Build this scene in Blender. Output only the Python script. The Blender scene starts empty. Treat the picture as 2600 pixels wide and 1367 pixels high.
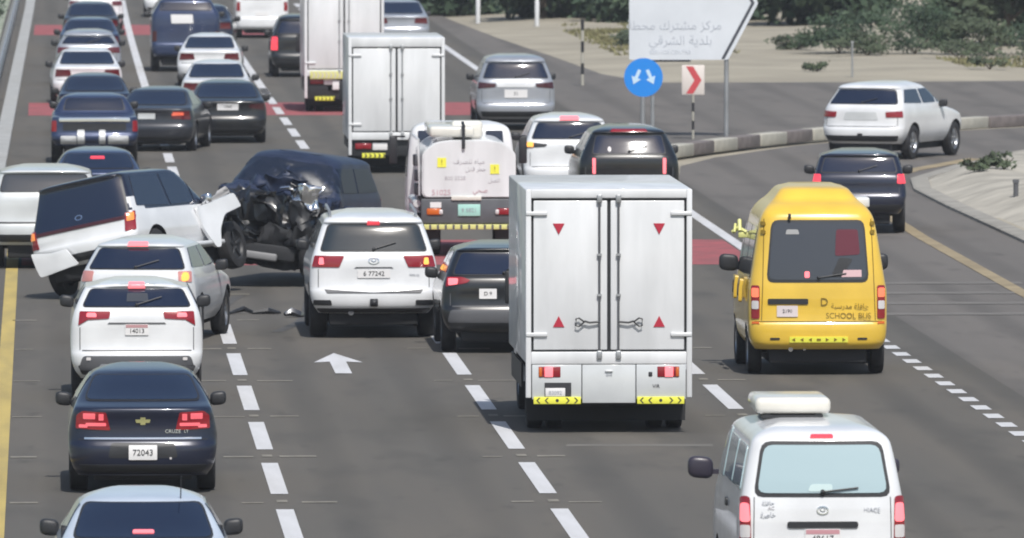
import bpy, bmesh, math, random, unicodedata
from mathutils import Vector, Matrix, noise
random.seed(7)
S = bpy.context.scene
COL = S.collection

# ------------------------------------------------------------------ camera, sky, sun, exposure
cam_d = bpy.data.cameras.new('camera'); cam = bpy.data.objects.new('camera', cam_d); COL.objects.link(cam)
cam.location = (0, 0, 8.6)
cam.rotation_euler = Vector((0.04246, 1.0, -0.0446)).to_track_quat('-Z', 'Y').to_euler()
cam_d.sensor_width = 36.0; cam_d.lens = 387.7
cam_d.clip_start = 1.0; cam_d.clip_end = 6000
cam_d.dof.use_dof = True; cam_d.dof.focus_distance = 140.0; cam_d.dof.aperture_fstop = 7.0
S.camera = cam
SUN_EL, SUN_AZ = 54.0, 170.0          # azimuth clockwise from +Y (the road's direction)
wd = bpy.data.worlds.new('World'); S.world = wd; wd.use_nodes = True
nt = wd.node_tree; bg = nt.nodes['Background']
sky = nt.nodes.new('ShaderNodeTexSky'); sky.sky_type = 'NISHITA'; sky.sun_disc = False
sky.sun_elevation = math.radians(SUN_EL); sky.sun_rotation = math.radians(SUN_AZ)
sky.air_density = 1.2; sky.dust_density = 2.0
nt.links.new(sky.outputs[0], bg.inputs[0]); bg.inputs[1].default_value = 0.11
sun_d = bpy.data.lights.new('sun', 'SUN'); sun = bpy.data.objects.new('sun', sun_d); COL.objects.link(sun)
sun_d.energy = 4.2; sun_d.angle = math.radians(0.6); sun_d.color = (1.0, 0.97, 0.92)
e, a = math.radians(SUN_EL), math.radians(SUN_AZ)
sdir = Vector((math.sin(a) * math.cos(e), math.cos(a) * math.cos(e), math.sin(e)))
sun.rotation_euler = (-sdir).to_track_quat('-Z', 'Y').to_euler()
S.cycles.filter_width = 1.9
S.view_settings.view_transform = 'Standard'; S.view_settings.look = 'None'
S.view_settings.gamma = 1.0; S.view_settings.exposure = 0.02

# ------------------------------------------------------------------ materials
MATS = {}
def mat(name, col, rough=0.5, metal=0.0, spec=0.5, coat=0.0, emit=None, es=0.0, var=0.0, scale=3.0, bump=0.0, bscale=40.0, col2=None, detail=4.0, stretch=None):
    if name in MATS: return MATS[name]
    m = bpy.data.materials.new(name); m.use_nodes = True; t = m.node_tree; b = t.nodes['Principled BSDF']
    b.inputs['Base Color'].default_value = (*col, 1); b.inputs['Roughness'].default_value = rough
    b.inputs['Metallic'].default_value = metal; b.inputs['Specular IOR Level'].default_value = spec
    b.inputs['Coat Weight'].default_value = coat; b.inputs['Coat Roughness'].default_value = 0.06
    if emit: b.inputs['Emission Color'].default_value = (*emit, 1); b.inputs['Emission Strength'].default_value = es
    if var > 0 or bump > 0:
        tc = t.nodes.new('ShaderNodeTexCoord'); src = tc.outputs['Object']
        if stretch:
            mp = t.nodes.new('ShaderNodeMapping'); mp.inputs['Scale'].default_value = stretch
            t.links.new(src, mp.inputs[0]); src = mp.outputs[0]
    if var > 0:
        n = t.nodes.new('ShaderNodeTexNoise'); n.inputs['Scale'].default_value = scale; n.inputs['Detail'].default_value = detail
        t.links.new(src, n.inputs['Vector'])
        r = t.nodes.new('ShaderNodeValToRGB'); c2 = col2 or tuple(min(1, c * (1 + var)) for c in col); c1 = tuple(c * (1 - var) for c in col) if not col2 else col
        r.color_ramp.elements[0].position = 0.35; r.color_ramp.elements[1].position = 0.65
        r.color_ramp.elements[0].color = (*c1, 1); r.color_ramp.elements[1].color = (*c2, 1)
        t.links.new(n.outputs['Fac'], r.inputs[0]); t.links.new(r.outputs[0], b.inputs['Base Color'])
    if bump > 0:
        n2 = t.nodes.new('ShaderNodeTexNoise'); n2.inputs['Scale'].default_value = bscale; n2.inputs['Detail'].default_value = 3
        t.links.new(src, n2.inputs['Vector'])
        bp = t.nodes.new('ShaderNodeBump'); bp.inputs['Strength'].default_value = bump; bp.inputs['Distance'].default_value = 0.02
        t.links.new(n2.outputs['Fac'], bp.inputs['Height']); t.links.new(bp.outputs[0], b.inputs['Normal'])
    MATS[name] = m
    return m
def paint(name, col, metal=0.0, rough=0.3): return mat('paint_' + name, col, rough, metal, 0.5, 0.7, var=0.09, scale=1.3)
WHITE = paint('white', (0.70, 0.71, 0.725)); PEARL = paint('pearl_white', (0.62, 0.635, 0.65)); SILVER = paint('silver', (0.36, 0.38, 0.42), 0.35)
ICE = paint('ice_silver', (0.52, 0.58, 0.66), 0.1); NAVY = paint('navy', (0.010, 0.014, 0.034), 0.2); BLACK = paint('black', (0.007, 0.008, 0.010))
DARKBLUE = paint('dark_blue', (0.026, 0.042, 0.1), 0.3); CHAR = paint('charcoal', (0.03, 0.033, 0.042), 0.3); GREYW = paint('greyish_white', (0.55, 0.57, 0.58))
YELLOW = paint('yellow', (0.70, 0.46, 0.05)); MAROON = paint('maroon', (0.06, 0.01, 0.014), 0.2); CREAM = paint('cream_white', (0.68, 0.66, 0.60))
WRECKBLUE = mat('dusty_dark_blue', (0.018, 0.027, 0.058), .5, 0, .3, .15, var=.2, scale=2); DULLGLASS = mat('dusty_dark_glass', (0.012, 0.018, 0.034), .35, 0, .25)
GLASS = mat('tinted_glass', (0.008, 0.014, 0.034), 0.07, 0, 0.75, 0.3)
GLASSG = mat('tinted_glass_green', (0.016, 0.024, 0.03), 0.1, 0, 0.8, 0.3)
GLASSV = mat('grey_glass', (0.05, 0.055, 0.065), 0.1, 0, 0.6)
FILM = mat('pale_film_glass', (0.36, 0.47, 0.5), 0.12, 0, 0.6, 0.4)
TRUCKW = mat('truck_white_grimy', (0.60, 0.61, 0.62), 0.35, 0, 0.5, 0.4, var=.1, scale=1.6, col2=(0.72, 0.73, 0.745), stretch=(1.6, 1.0, .35), detail=6)
DRED = mat('dark_red_lens', (0.10, 0.008, 0.014), 0.15, 0, 0.6, 0.5)
RUBBER = mat('rubber', (0.018, 0.018, 0.02), 0.8, var=0.3, scale=8)
PLASTIC = mat('black_plastic', (0.02, 0.021, 0.024), 0.5)
GREYPL = mat('grey_plastic', (0.09, 0.092, 0.1), 0.5)
UNDER = mat('underbody_dark', (0.018, 0.019, 0.022), 0.8)
CHROME = mat('chrome', (0.75, 0.76, 0.78), 0.15, 1.0)
ALLOY = mat('alloy_rim', (0.4, 0.41, 0.43), 0.3, 0.9)
RED = mat('red_lens', (0.24, 0.008, 0.016), 0.15, 0, 0.6, 0.5)
REDLIT = mat('red_lens_lit', (0.6, 0.02, 0.04), 0.2, 0, 0.5, 0.4, (1.0, 0.10, 0.13), 0.75)
REDHOT = mat('brake_bulb_lit', (0.8, 0.1, 0.12), 0.2, 0, 0.5, 0.4, (1.0, 0.25, 0.28), 1.1)
AMBER = mat('amber_lens', (0.55, 0.12, 0.015), 0.2, 0, 0.5, 0.4)
AMBERLIT = mat('amber_lens_lit', (0.8, 0.3, 0.04), 0.2, 0, 0.5, 0.4, (1.0, 0.5, 0.12), 1.0)
CLEARL = mat('clear_lens', (0.6, 0.58, 0.58), 0.15, 0, 0.6, 0.4)
PLATE = mat('plate_white', (0.7, 0.69, 0.69), 0.4); PLATEG = mat('plate_green', (0.35, 0.62, 0.55), 0.4)
INK = mat('black_ink', (0.03, 0.03, 0.035), 0.6); INKGREY = mat('grey_ink', (0.34, 0.36, 0.4), 0.6); INKPALE = mat('pale_ink', (0.5, 0.48, 0.5), 0.6)
GOLD = mat('gold_emblem', (0.62, 0.6, 0.28), 0.3, 0.6)
BROWNINK = mat('olive_ink', (0.2, 0.13, 0.01), 0.6)
HIYEL = mat('reflective_yellow', (0.78, 0.76, 0.08), 0.45)
PALEYEL = mat('pale_yellow_tape', (0.6, 0.6, 0.22), 0.5)
STEEL = mat('galvanised_steel', (0.42, 0.43, 0.44), 0.45, 0.7, var=0.12, scale=2)
STEELW = mat('white_steel', (0.62, 0.63, 0.64), 0.4, 0.1)
REDREF = mat('red_reflector', (0.42, 0.025, 0.05), 0.35)
PINKP = mat('pink_paper', (0.6, 0.4, 0.42), 0.7); REDSEAT = mat('dark_red_cloth', (0.11, 0.02, 0.035), 0.8)

# ------------------------------------------------------------------ mesh helpers
def obj(name, verts, faces, m, parent=None, smooth=False, sharp=40):
    me = bpy.data.meshes.new(name); me.from_pydata([tuple(v) for v in verts], [], faces)
    return fin(name, me, m, parent, smooth, sharp)
def fin(name, me, m, parent=None, smooth=False, sharp=40):
    if m:
        for mm in (m if isinstance(m, (list, tuple)) else [m]): me.materials.append(mm)
    if smooth:
        for p in me.polygons: p.use_smooth = True
        me.set_sharp_from_angle(angle=math.radians(sharp))
    o = bpy.data.objects.new(name, me); COL.objects.link(o)
    if parent: o.parent = parent
    return o
def obm(name, bm, m, parent=None, smooth=False, sharp=40):
    bmesh.ops.recalc_face_normals(bm, faces=bm.faces)
    me = bpy.data.meshes.new(name); bm.to_mesh(me); bm.free()
    return fin(name, me, m, parent, smooth, sharp)
def tag(o, label, cat, group=None):
    o['label'] = label; o['category'] = cat
    if group: o['group'] = group
    return o
def struct(o): o['kind'] = 'structure'; return o
def thing(name, label, cat, loc=(0, 0, 0), rz=0, group=None, rot=None):
    o = bpy.data.objects.new(name, None); COL.objects.link(o); o.location = loc; o.empty_display_size = 0.2
    o.rotation_euler = rot if rot else (0, 0, rz)
    return tag(o, label, cat, group)
def box_into(bm, x0, x1, y0, y1, z0, z1, bev=0.0, seg=2, M=None):
    r = bmesh.ops.create_cube(bm, size=1.0); vs = r['verts']
    for v in vs: v.co = Vector(((x0 + x1) / 2 + v.co.x * (x1 - x0), (y0 + y1) / 2 + v.co.y * (y1 - y0), (z0 + z1) / 2 + v.co.z * (z1 - z0)))
    if bev > 0:
        es = list({e for v in vs for e in v.link_edges})
        r2 = bmesh.ops.bevel(bm, geom=es, offset=bev, segments=seg, affect='EDGES', profile=0.5)
        vs = list({v for f in r2['faces'] for v in f.verts} | {v for v in vs if v.is_valid})
    if M is not None: bmesh.ops.transform(bm, matrix=M, verts=vs)
def box(name, x0, x1, y0, y1, z0, z1, m, parent=None, bev=0.0, seg=2, M=None):
    bm = bmesh.new(); box_into(bm, x0, x1, y0, y1, z0, z1, bev, seg, M)
    return obm(name, bm, m, parent, bev > 0, 50)
def tube_into(bm, pts, r, n=8, cap=True):
    pts = [Vector(p) for p in pts]; rings = []
    for i, p in enumerate(pts):
        d = (pts[min(i + 1, len(pts) - 1)] - pts[max(i - 1, 0)]).normalized()
        u = d.cross(Vector((0, 0, 1)))
        if u.length < 1e-3: u = Vector((1, 0, 0))
        u.normalize(); v = d.cross(u)
        rr = r[i] if isinstance(r, (list, tuple)) else r
        rings.append([bm.verts.new(p + (u * math.cos(t) + v * math.sin(t)) * rr) for t in [2 * math.pi * k / n for k in range(n)]])
    for a, b in zip(rings, rings[1:]):
        for k in range(n): bm.faces.new((a[k], a[(k + 1) % n], b[(k + 1) % n], b[k]))
    if cap: bm.faces.new(rings[0][::-1]); bm.faces.new(rings[-1])
def tube(name, pts, r, m, parent=None, n=8):
    bm = bmesh.new(); tube_into(bm, pts, r, n); return obm(name, bm, m, parent, True, 60)
def extrude_poly(name, poly, y0, y1, m, parent=None):
    """poly in (x,z), extruded along y"""
    n = len(poly); vs = [(x, y0, z) for x, z in poly] + [(x, y1, z) for x, z in poly]
    fs = [tuple(range(n)), tuple(range(2 * n - 1, n - 1, -1))] + [(i, (i + 1) % n, n + (i + 1) % n, n + i) for i in range(n)]
    bm = bmesh.new(); bv = [bm.verts.new(v) for v in vs]
    for f in fs: bm.faces.new([bv[i] for i in f])
    return obm(name, bm, m, parent)
def chaikin(p, n=2):
    for _ in range(n):
        q = [p[0]]
        for a, b in zip(p, p[1:]):
            q += [(a[0] * .75 + b[0] * .25, a[1] * .75 + b[1] * .25), (a[0] * .25 + b[0] * .75, a[1] * .25 + b[1] * .75)]
        p = q + [p[-1]]
    return p
def interp(pts, z):
    if z <= pts[0][1]: return pts[0][0]
    lo, hi = 0, len(pts) - 1
    if z >= pts[hi][1]: return pts[hi][0]
    while hi - lo > 1:
        mid = (lo + hi) // 2
        if pts[mid][1] <= z: lo = mid
        else: hi = mid
    a, b = pts[lo], pts[hi]; d = b[1] - a[1]
    return a[0] if d < 1e-9 else a[0] + (b[0] - a[0]) * (z - a[1]) / d
def round_poly(poly, r, n=3):
    if r <= 0: return poly
    out = []; N = len(poly)
    for i in range(N):
        p = Vector(poly[i]); a = Vector(poly[i - 1]) - p; b = Vector(poly[(i + 1) % N]) - p
        ra, rb = min(r, a.length * .45), min(r, b.length * .45); A = p + a.normalized() * ra; B = p + b.normalized() * rb
        for k in range(n + 1):
            t = k / n; out.append(tuple(A * (1 - t) ** 2 + p * 2 * t * (1 - t) + B * t * t))
    return out
def dens(poly, mx):
    out = []; N = len(poly)
    for i in range(N):
        a, b = Vector(poly[i]), Vector(poly[(i + 1) % N]); k = max(1, int((b - a).length / mx))
        for j in range(k): out.append(tuple(a.lerp(b, j / k)))
    return out
def patch(name, poly, f, m, parent, off=0.006, rnd=0.02, thick=0.02, mx=0.07):
    """a thin panel that lies on a surface: f(u,v,off) -> point"""
    p = dens(round_poly(poly, rnd), mx); n = len(p)
    cu = sum(q[0] for q in p) / n; cv = sum(q[1] for q in p) / n
    vs, fs = [f(u, v, off - thick) for u, v in p], []
    big = max(abs(u - cu) for u, v in p) > .4; fr = (1.0, .93, .84, .74, .63, .51, .38, .24, .1) if big else (1.0, .72, .42, .15)
    for k in fr: vs += [f(cu + (u - cu) * k, cv + (v - cv) * k, off) for u, v in p]
    vs.append(f(cu, cv, off))
    for r in range(len(fr)):
        for i in range(n): fs.append((r * n + i, r * n + (i + 1) % n, (r + 1) * n + (i + 1) % n, (r + 1) * n + i))
    c = len(vs) - 1; r = len(fr)
    for i in range(n): fs.append((r * n + i, r * n + (i + 1) % n, c))
    return obj(name, vs, fs, m, parent, True, 45)

FORMS = {}
for cp in range(0xFE80, 0xFEFD):
    dcm = unicodedata.decomposition(chr(cp)).split()
    if len(dcm) == 2: FORMS.setdefault(chr(int(dcm[1], 16)), {})[dcm[0]] = chr(cp)
def arabic(s):
    out = []
    for i, c in enumerate(s):
        f = FORMS.get(c)
        if not f: out.append(c); continue
        prev = FORMS.get(s[i - 1]) if i > 0 else None; nxt = FORMS.get(s[i + 1]) if i + 1 < len(s) else None
        jp = bool(prev and '<initial>' in prev) and '<final>' in f; jn = '<initial>' in f and bool(nxt and '<final>' in nxt)
        k = '<medial>' if jp and jn and '<medial>' in f else '<final>' if jp else '<initial>' if jn else '<isolated>'
        out.append(f.get(k, c))
    return ''.join(reversed(out))
def text(name, s, size, m, parent, loc, rot=(math.pi / 2, 0, 0), ext=0.003, sx=1.0):
    cu = bpy.data.curves.new(name, 'FONT'); cu.body = s; cu.size = size; cu.align_x = 'CENTER'; cu.align_y = 'CENTER'; cu.extrude = ext; cu.resolution_u = 3
    t = bpy.data.objects.new(name, cu); COL.objects.link(t)
    dg = bpy.context.evaluated_depsgraph_get(); me = bpy.data.meshes.new_from_object(t.evaluated_get(dg))
    bpy.data.objects.remove(t); bpy.data.curves.remove(cu)
    me.materials.clear()
    o = fin(name, me, m, parent); o.location = loc; o.rotation_euler = rot; o.scale = (sx, 1, 1)
    return o

# ------------------------------------------------------------------ vehicle bodies as stacked rounded outlines
class Body:
    def __init__(s, rear, front, wid, cr=.06, cf=.12, rx=.3, ry=.16, frx=.45, fry=.4, sm=2):
        s.R = chaikin([(y, z) for y, z in rear], sm); s.F = chaikin([(y, z) for y, z in front], sm); s.Wd = chaikin([(w, z) for w, z in wid], sm)
        s.cr, s.cf, s.rx, s.ry, s.frx, s.fry = cr, cf, rx, ry, frx, fry
        zs = sorted({round(p[1], 4) for p in s.R + s.F + s.Wd}); zz = [zs[0]]
        for z in zs[1:]:
            if z - zz[-1] > .004: zz.append(z)
        s.zs = zz
        s.cutters = []
    def par(s, z):
        w, yr, yf = interp(s.Wd, z), interp(s.R, z), interp(s.F, z); d = max(.02, yf - yr)
        return w, yr, yf, min(s.rx, .6 * w), min(s.ry, .3 * d), min(s.cr, .12 * d), min(s.frx, .6 * w), min(s.fry, .3 * d), min(s.cf, .12 * d)
    def ry_(s, x, z):
        w, yr, yf, rx, ry, cr, *_ = s.par(z); a = min(abs(x), w); y = yr + cr * (a / w) ** 2
        if a > w - rx: t = (a - w + rx) / rx; y += ry * (1 - math.sqrt(max(0, 1 - t * t)))
        return y
    def fy_(s, x, z):
        w, yr, yf, rx, ry, cr, fx, fy, cf = s.par(z); a = min(abs(x), w); y = yf - cf * (a / w) ** 2
        if a > w - fx: t = (a - w + fx) / fx; y -= fy * (1 - math.sqrt(max(0, 1 - t * t)))
        return y
    def sx_(s, y, z):
        w, yr, yf, rx, ry, cr, fx, fy, cf = s.par(z); a, b = yr + cr + ry, yf - cf - fy
        if y < a: t = min(1, (a - y) / ry); return w - rx + rx * math.sqrt(max(0, 1 - t * t))
        if y > b: t = min(1, (y - b) / fy); return w - fx + fx * math.sqrt(max(0, 1 - t * t))
        return w
    def rear(s, x, z, o):
        h = .004; y = s.ry_(x, z); n = Vector(((s.ry_(x + h, z) - s.ry_(x - h, z)) / (2 * h), -1, (s.ry_(x, z + h) - s.ry_(x, z - h)) / (2 * h))).normalized()
        return Vector((x, y, z)) + n * o
    def fro(s, x, z, o):
        h = .004; y = s.fy_(x, z); n = Vector((-(s.fy_(x + h, z) - s.fy_(x - h, z)) / (2 * h), 1, -(s.fy_(x, z + h) - s.fy_(x, z - h)) / (2 * h))).normalized()
        return Vector((x, y, z)) + n * o
    def side(s, sg):
        def f(y, z, o):
            h = .004; x = s.sx_(y, z); n = Vector((1, -(s.sx_(y + h, z) - s.sx_(y - h, z)) / (2 * h), -(s.sx_(y, z + h) - s.sx_(y, z - h)) / (2 * h))).normalized()
            p = Vector((x, y, z)) + n * o; return Vector((sg * p.x, p.y, p.z))
        return f
    def outline(s, z):
        w, yr, yf, rx, ry, cr, fx, fy, cf = s.par(z); nA, nB, nS = 6, 9, 12; half = []
        for k in range(nB // 2 + 1): half.append(((w - rx) * k / (nB // 2), None, 0))
        pts = []
        xs = [(w - rx) * k / 4 for k in range(5)]
        H = [(x, yr + cr * (x / w) ** 2) for x in xs]
        for k in range(1, nA + 1):
            ph = math.pi / 2 * k / nA; x = w - rx + rx * math.sin(ph); H.append((x, yr + cr * (x / w) ** 2 + ry * (1 - math.cos(ph))))
        Ff = []
        for k in range(nA):
            ph = math.pi / 2 * (nA - k) / nA; x = w - fx + fx * math.sin(ph); Ff.append((x, yf - cf * (x / w) ** 2 - fy * (1 - math.cos(ph))))
        Ff += [((w - fx) * k / 4, yf - cf * ((w - fx) * k / 4 / w) ** 2) for k in range(4, -1, -1)]
        a, b = H[-1][1], Ff[0][1]; mid = [(w, a + (b - a) * k / nS) for k in range(1, nS)]
        right = H + mid + Ff
        left = [(-x, y) for x, y in right[::-1]][1:-1]
        return right + left
    def mesh(s, name, m, parent, deform=None, dark=UNDER):
        bm = bmesh.new(); rings = []
        for z in s.zs: rings.append([bm.verts.new((x, y, z)) for x, y in s.outline(z)])
        n = len(rings[0])
        for A, B in zip(rings, rings[1:]):
            for i in range(n): bm.faces.new((A[i], A[(i + 1) % n], B[(i + 1) % n], B[i]))
        bm.faces.new(rings[0][::-1]); bm.faces.new(rings[-1])
        bmesh.ops.recalc_face_normals(bm, faces=bm.faces)
        me = bpy.data.meshes.new(name); bm.to_mesh(me); bm.free(); me.materials.append(m); me.materials.append(dark)
        o = bpy.data.objects.new(name, me); COL.objects.link(o)
        if s.cutters:
            cb = bmesh.new()
            for (x0, x1, y, z, r) in s.cutters:
                rr = bmesh.ops.create_cone(cb, cap_ends=True, segments=28, radius1=r, radius2=r, depth=x1 - x0,
                                           matrix=Matrix.Translation(((x0 + x1) / 2, y, z)) @ Matrix.Rotation(math.pi / 2, 4, 'Y'))
            cm = bpy.data.meshes.new('cut'); cb.to_mesh(cm); cb.free(); co = bpy.data.objects.new('cut', cm); COL.objects.link(co)
            md = o.modifiers.new('b', 'BOOLEAN'); md.operation = 'DIFFERENCE'; md.object = co; md.solver = 'EXACT'
            dg = bpy.context.evaluated_depsgraph_get(); dg.update(); nm = bpy.data.meshes.new_from_object(o.evaluated_get(dg))
            o.modifiers.clear(); o.data = nm; nm.name = name; bpy.data.objects.remove(co); bpy.data.meshes.remove(me); me = nm
            for p in me.polygons:
                c = p.center
                for (x0, x1, y, z, r) in s.cutters:
                    if x0 - .01 < c.x < x1 and math.hypot(c.y - y, c.z - z) < r + .002:
                        nx = p.normal
                        if abs(nx.x) > .9 and abs(c.x - x0) > .01 and abs(c.x - x1) > .01: continue
                        if abs(nx.x) < .3 or abs(c.x - x0) < .012 or abs(c.x - x1) < .012: p.material_index = 1
        if deform:
            bm = bmesh.new(); bm.from_mesh(me); bmesh.ops.triangulate(bm, faces=[f for f in bm.faces if len(f.verts) > 4]); bmesh.ops.subdivide_edges(bm, edges=[e for e in bm.edges if max(v.co.y for v in e.verts) > 2.6], cuts=1, use_grid_fill=True); bm.to_mesh(me); bm.free()
            for v in me.vertices: v.co = deform(v.co.copy())
        for p in me.polygons: p.use_smooth = True
        me.set_sharp_from_angle(angle=math.radians(38))
        o.parent = parent
        return o

TYRES = {}
def wheel(parent, x, y, r, tw, sg, dark=False):
    key = (round(r, 3), round(tw, 3), sg)
    if key not in TYRES:
        def lathe(prof, n, m, nm):
            bm = bmesh.new(); rings = []
            for px, pr in prof: rings.append([bm.verts.new((px * sg, pr * math.cos(2 * math.pi * k / n), pr * math.sin(2 * math.pi * k / n))) for k in range(n)])
            for A, B in zip(rings, rings[1:]):
                for k in range(n): bm.faces.new((A[k], A[(k + 1) % n], B[(k + 1) % n], B[k]))
            return bm
        h = tw / 2
        tb = lathe([(-h, r * .62), (-h, r * .9), (-h * .86, r * .975), (-h * .5, r), (h * .5, r), (h * .86, r * .975), (h, r * .9), (h * .96, r * .64), (h * .7, r * .62)], 32, RUBBER, 't')
        rb = lathe([(h * .9, r * .645), (h * .75, r * .6), (h * .45, r * .57), (h * .4, r * .2), (h * .55, r * .1), (h * .55, .004)], 32, ALLOY, 'r')
        for k in range(5):
            M = Matrix.Rotation(2 * math.pi * k / 5, 4, 'X'); x0, x1 = sorted((sg * h * .42, sg * h * .72))
            box_into(rb, x0, x1, -r * .07, r * .07, r * .1, r * .6, 0.01, 1, M)
        bmesh.ops.recalc_face_normals(tb, faces=tb.faces); bmesh.ops.recalc_face_normals(rb, faces=rb.faces)
        ta = bpy.data.meshes.new('tyre'); tb.to_mesh(ta); tb.free(); ra = bpy.data.meshes.new('rim'); rb.to_mesh(ra); rb.free()
        for me, m in ((ta, RUBBER), (ra, ALLOY)):
            me.materials.append(m)
            for p in me.polygons: p.use_smooth = True
            me.set_sharp_from_angle(angle=math.radians(40))
        TYRES[key] = (ta, ra)
    ta, ra = TYRES[key]
    o = bpy.data.objects.new('wheel', ta); COL.objects.link(o); o.parent = parent; o.location = (x, y, r)
    if dark:
        ra = ra.copy(); ra.materials.clear(); ra.materials.append(PLASTIC)
    q = bpy.data.objects.new('rim', ra); COL.objects.link(q); q.parent = o
    return o
def mirror_part(parent, x, y, z, sg, m=PLASTIC, sc=1.0):
    bm = bmesh.new()
    bmesh.ops.create_uvsphere(bm, u_segments=16, v_segments=10, radius=1.0)
    for v in bm.verts:
        c = v.co; f = lambda t: math.copysign(abs(t) ** .6, t)
        v.co = Vector((f(c.x) * .1 * sc + sg * .07, f(c.y) * .07, f(c.z) * .085 * sc + sg * f(c.x) * .01))
    box_into(bm, min(0, -sg * .12), max(0, -sg * .12), -.03, .03, -.07, -.02)
    o = obm('mirror', bm, m, parent, True, 50); o.location = (x, y, z); return o

# ------------------------------------------------------------------ vehicle kinds
def prof_sedan(L, W, H, deck=1.02, dl=.45, tilt=.7):
    rear = [(.14, .24), (.03, .30), (0, .42), (0, .58), (.05, .64), (.07, .86), (.03, deck - .06), (.06, deck - .01), (dl, deck + .04), (dl + tilt, H - .10), (dl + tilt + .25, H - .04), (L * .5, H)]
    front = [(L - .12, .22), (L, .34), (L - .01, .58), (L - .16, .72), (L - 1.1, .93), (L - 1.2, .96), (L - 1.9, H - .13), (L - 2.15, H - .05), (L * .52, H)]
    h = W / 2
    wid = [(h - .12, .22), (h - .04, .34), (h, .56), (h, .76), (h - .03, .92), (h - .075, deck + .0), (h - .26, H - .12), (h - .33, H - .06), (h - .52, H - .015), (h - .7, H)]
    return Body(rear, front, wid, cr=.07, rx=.34, ry=.2)
def prof_suv(L, W, H, zb=.42, belt=1.2, wtop=None, slope=.28, tum=.16, spoil=.05, rx=.3, ry=.16):
    wtop = wtop or H - .19
    rear = [(.16, zb - .08), (.04, zb), (0, zb + .1), (0, zb + .25), (.04, zb + .31), (.06, zb + .42), (.06, belt - .1), (.09, belt - .01), (.12, belt + .03), (.12 + slope, wtop), (.10 + slope - spoil, wtop + .03), (.12 + slope - spoil, wtop + .07), (.2 + slope, H - .05), (.7 + slope, H - .012), (L * .5, H)]
    front = [(L - .2, zb - .08), (L - .03, zb + .05), (L, zb + .3), (L - .04, belt - .34), (L - .18, belt - .2), (L - 1.2, belt - .04), (L - 1.3, belt), (L - 1.95, H - .14), (L - 2.2, H - .05), (L * .52, H)]
    h = W / 2
    wid = [(h - .14, zb - .08), (h - .04, zb + .06), (h, zb + .25), (h, belt - .3), (h - .02, belt - .12), (h - .06, belt + .02), (h - .06 - tum, wtop + .02), (h - .1 - tum, H - .08), (h - .3 - tum, H - .02), (h - .5 - tum, H)]
    return Body(rear, front, wid, rx=rx, ry=ry)
def prof_pickup(L, W, H, belt=1.08, bed=1.5):
    rear = [(.1, .5), (.0, .56), (0, .68), (.06, .72), (.06, belt - .02), (.08, belt), (.2, belt + .012), (bed, belt + .03), (bed + .06, belt + .08), (bed + .26, H - .12), (bed + .4, H - .05), (bed + 1.0, H)]
    front = [(L - .2, .45), (L - .03, .55), (L, .8), (L - .05, belt - .12), (L - 1.2, belt + .0), (L - 1.3, belt + .05), (L - 1.95, H - .12), (L - 2.2, H - .04), (bed + 1.2, H)]
    h = W / 2
    wid = [(h - .12, .45), (h - .03, .55), (h, .75), (h, belt - .2), (h - .03, belt), (h - .08, belt + .06), (h - .24, H - .12), (h - .34, H - .05), (h - .6, H)]
    return Body(rear, front, wid, rx=.18, ry=.1)
def prof_van(L, W, H, zb=.36, belt=1.3, tum=.1, lean=.16, rx=.16, ry=.12, nose=.9):
    rear = [(.1, zb - .06), (.02, zb), (0, zb + .08), (0, zb + .3), (.04, zb + .34), (.05, belt), (.05 + lean * .8, H - .22), (.05 + lean, H - .12), (.2 + lean, H - .045), (.6 + lean, H - .015), (L * .5, H)]
    front = [(L - .12, zb - .06), (L, zb + .1), (L - .02, zb + .45), (L - .12, belt - .3), (L - .1 - nose * .3, belt - .1), (L - nose, H - .2), (L - nose - .3, H - .07), (L * .52, H)]
    h = W / 2
    wid = [(h - .1, zb - .06), (h - .02, zb + .05), (h, zb + .3), (h, belt - .1), (h - .02, belt), (h - tum, H - .22), (h - tum - .05, H - .12), (h - tum - .18, H - .045), (h - tum - .36, H - .01), (h - tum - .5, H)]
    return Body(rear, front, wid, rx=rx, ry=ry, cf=.1, fry=.2)

def mirx(poly): return [(-x, z) for x, z in poly[::-1]]
def flat_text(b, parent, s, x, z, size, m, off=.012, sx=1.0):
    p = b.rear(x, z, off); q = b.rear(x, z + .03, off); d = q - p
    return text('lettering', s, size, m, parent, p, (math.atan2(d.z, d.y), 0, 0), .002, sx)
def plate(b, parent, x, z, w=.42, h=.14, m=PLATE, s=None, size=.1, off=.016, band=None):
    o = patch('number_plate', [(x - w / 2, z - h / 2), (x + w / 2, z - h / 2), (x + w / 2, z + h / 2), (x - w / 2, z + h / 2)], b.rear, m, parent, off, .01, .02)
    if band:
        patch('plate_band', [(x - w / 2 + .01, z + h * .18), (x + w / 2 - .01, z + h * .18), (x + w / 2 - .01, z + h * .46), (x - w / 2 + .01, z + h * .46)], b.rear, band, o, off + .003, .0, .003)
    if s: t = flat_text(b, o, s, x, z - (h * .12 if band else 0), size, INK, off + .003)
    return o
def ring(b, parent, name, x, z, rx, rz, t, m, off=.012):
    n = 24; vs, fs = [], []
    for k in range(n):
        a = 2 * math.pi * k / n
        for r, o in ((1, off - .012), (1, off), (1 - t, off), (1 - t, off - .012)): vs.append(b.rear(x + rx * r * math.cos(a) + (0 if r == 1 else 0), z + rz * r * math.sin(a), o))
    for k in range(n):
        for j in range(3): fs.append((k * 4 + j, k * 4 + j + 1, ((k + 1) % n) * 4 + j + 1, ((k + 1) % n) * 4 + j))
    return obj(name, vs, fs, m, parent, True)

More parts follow.
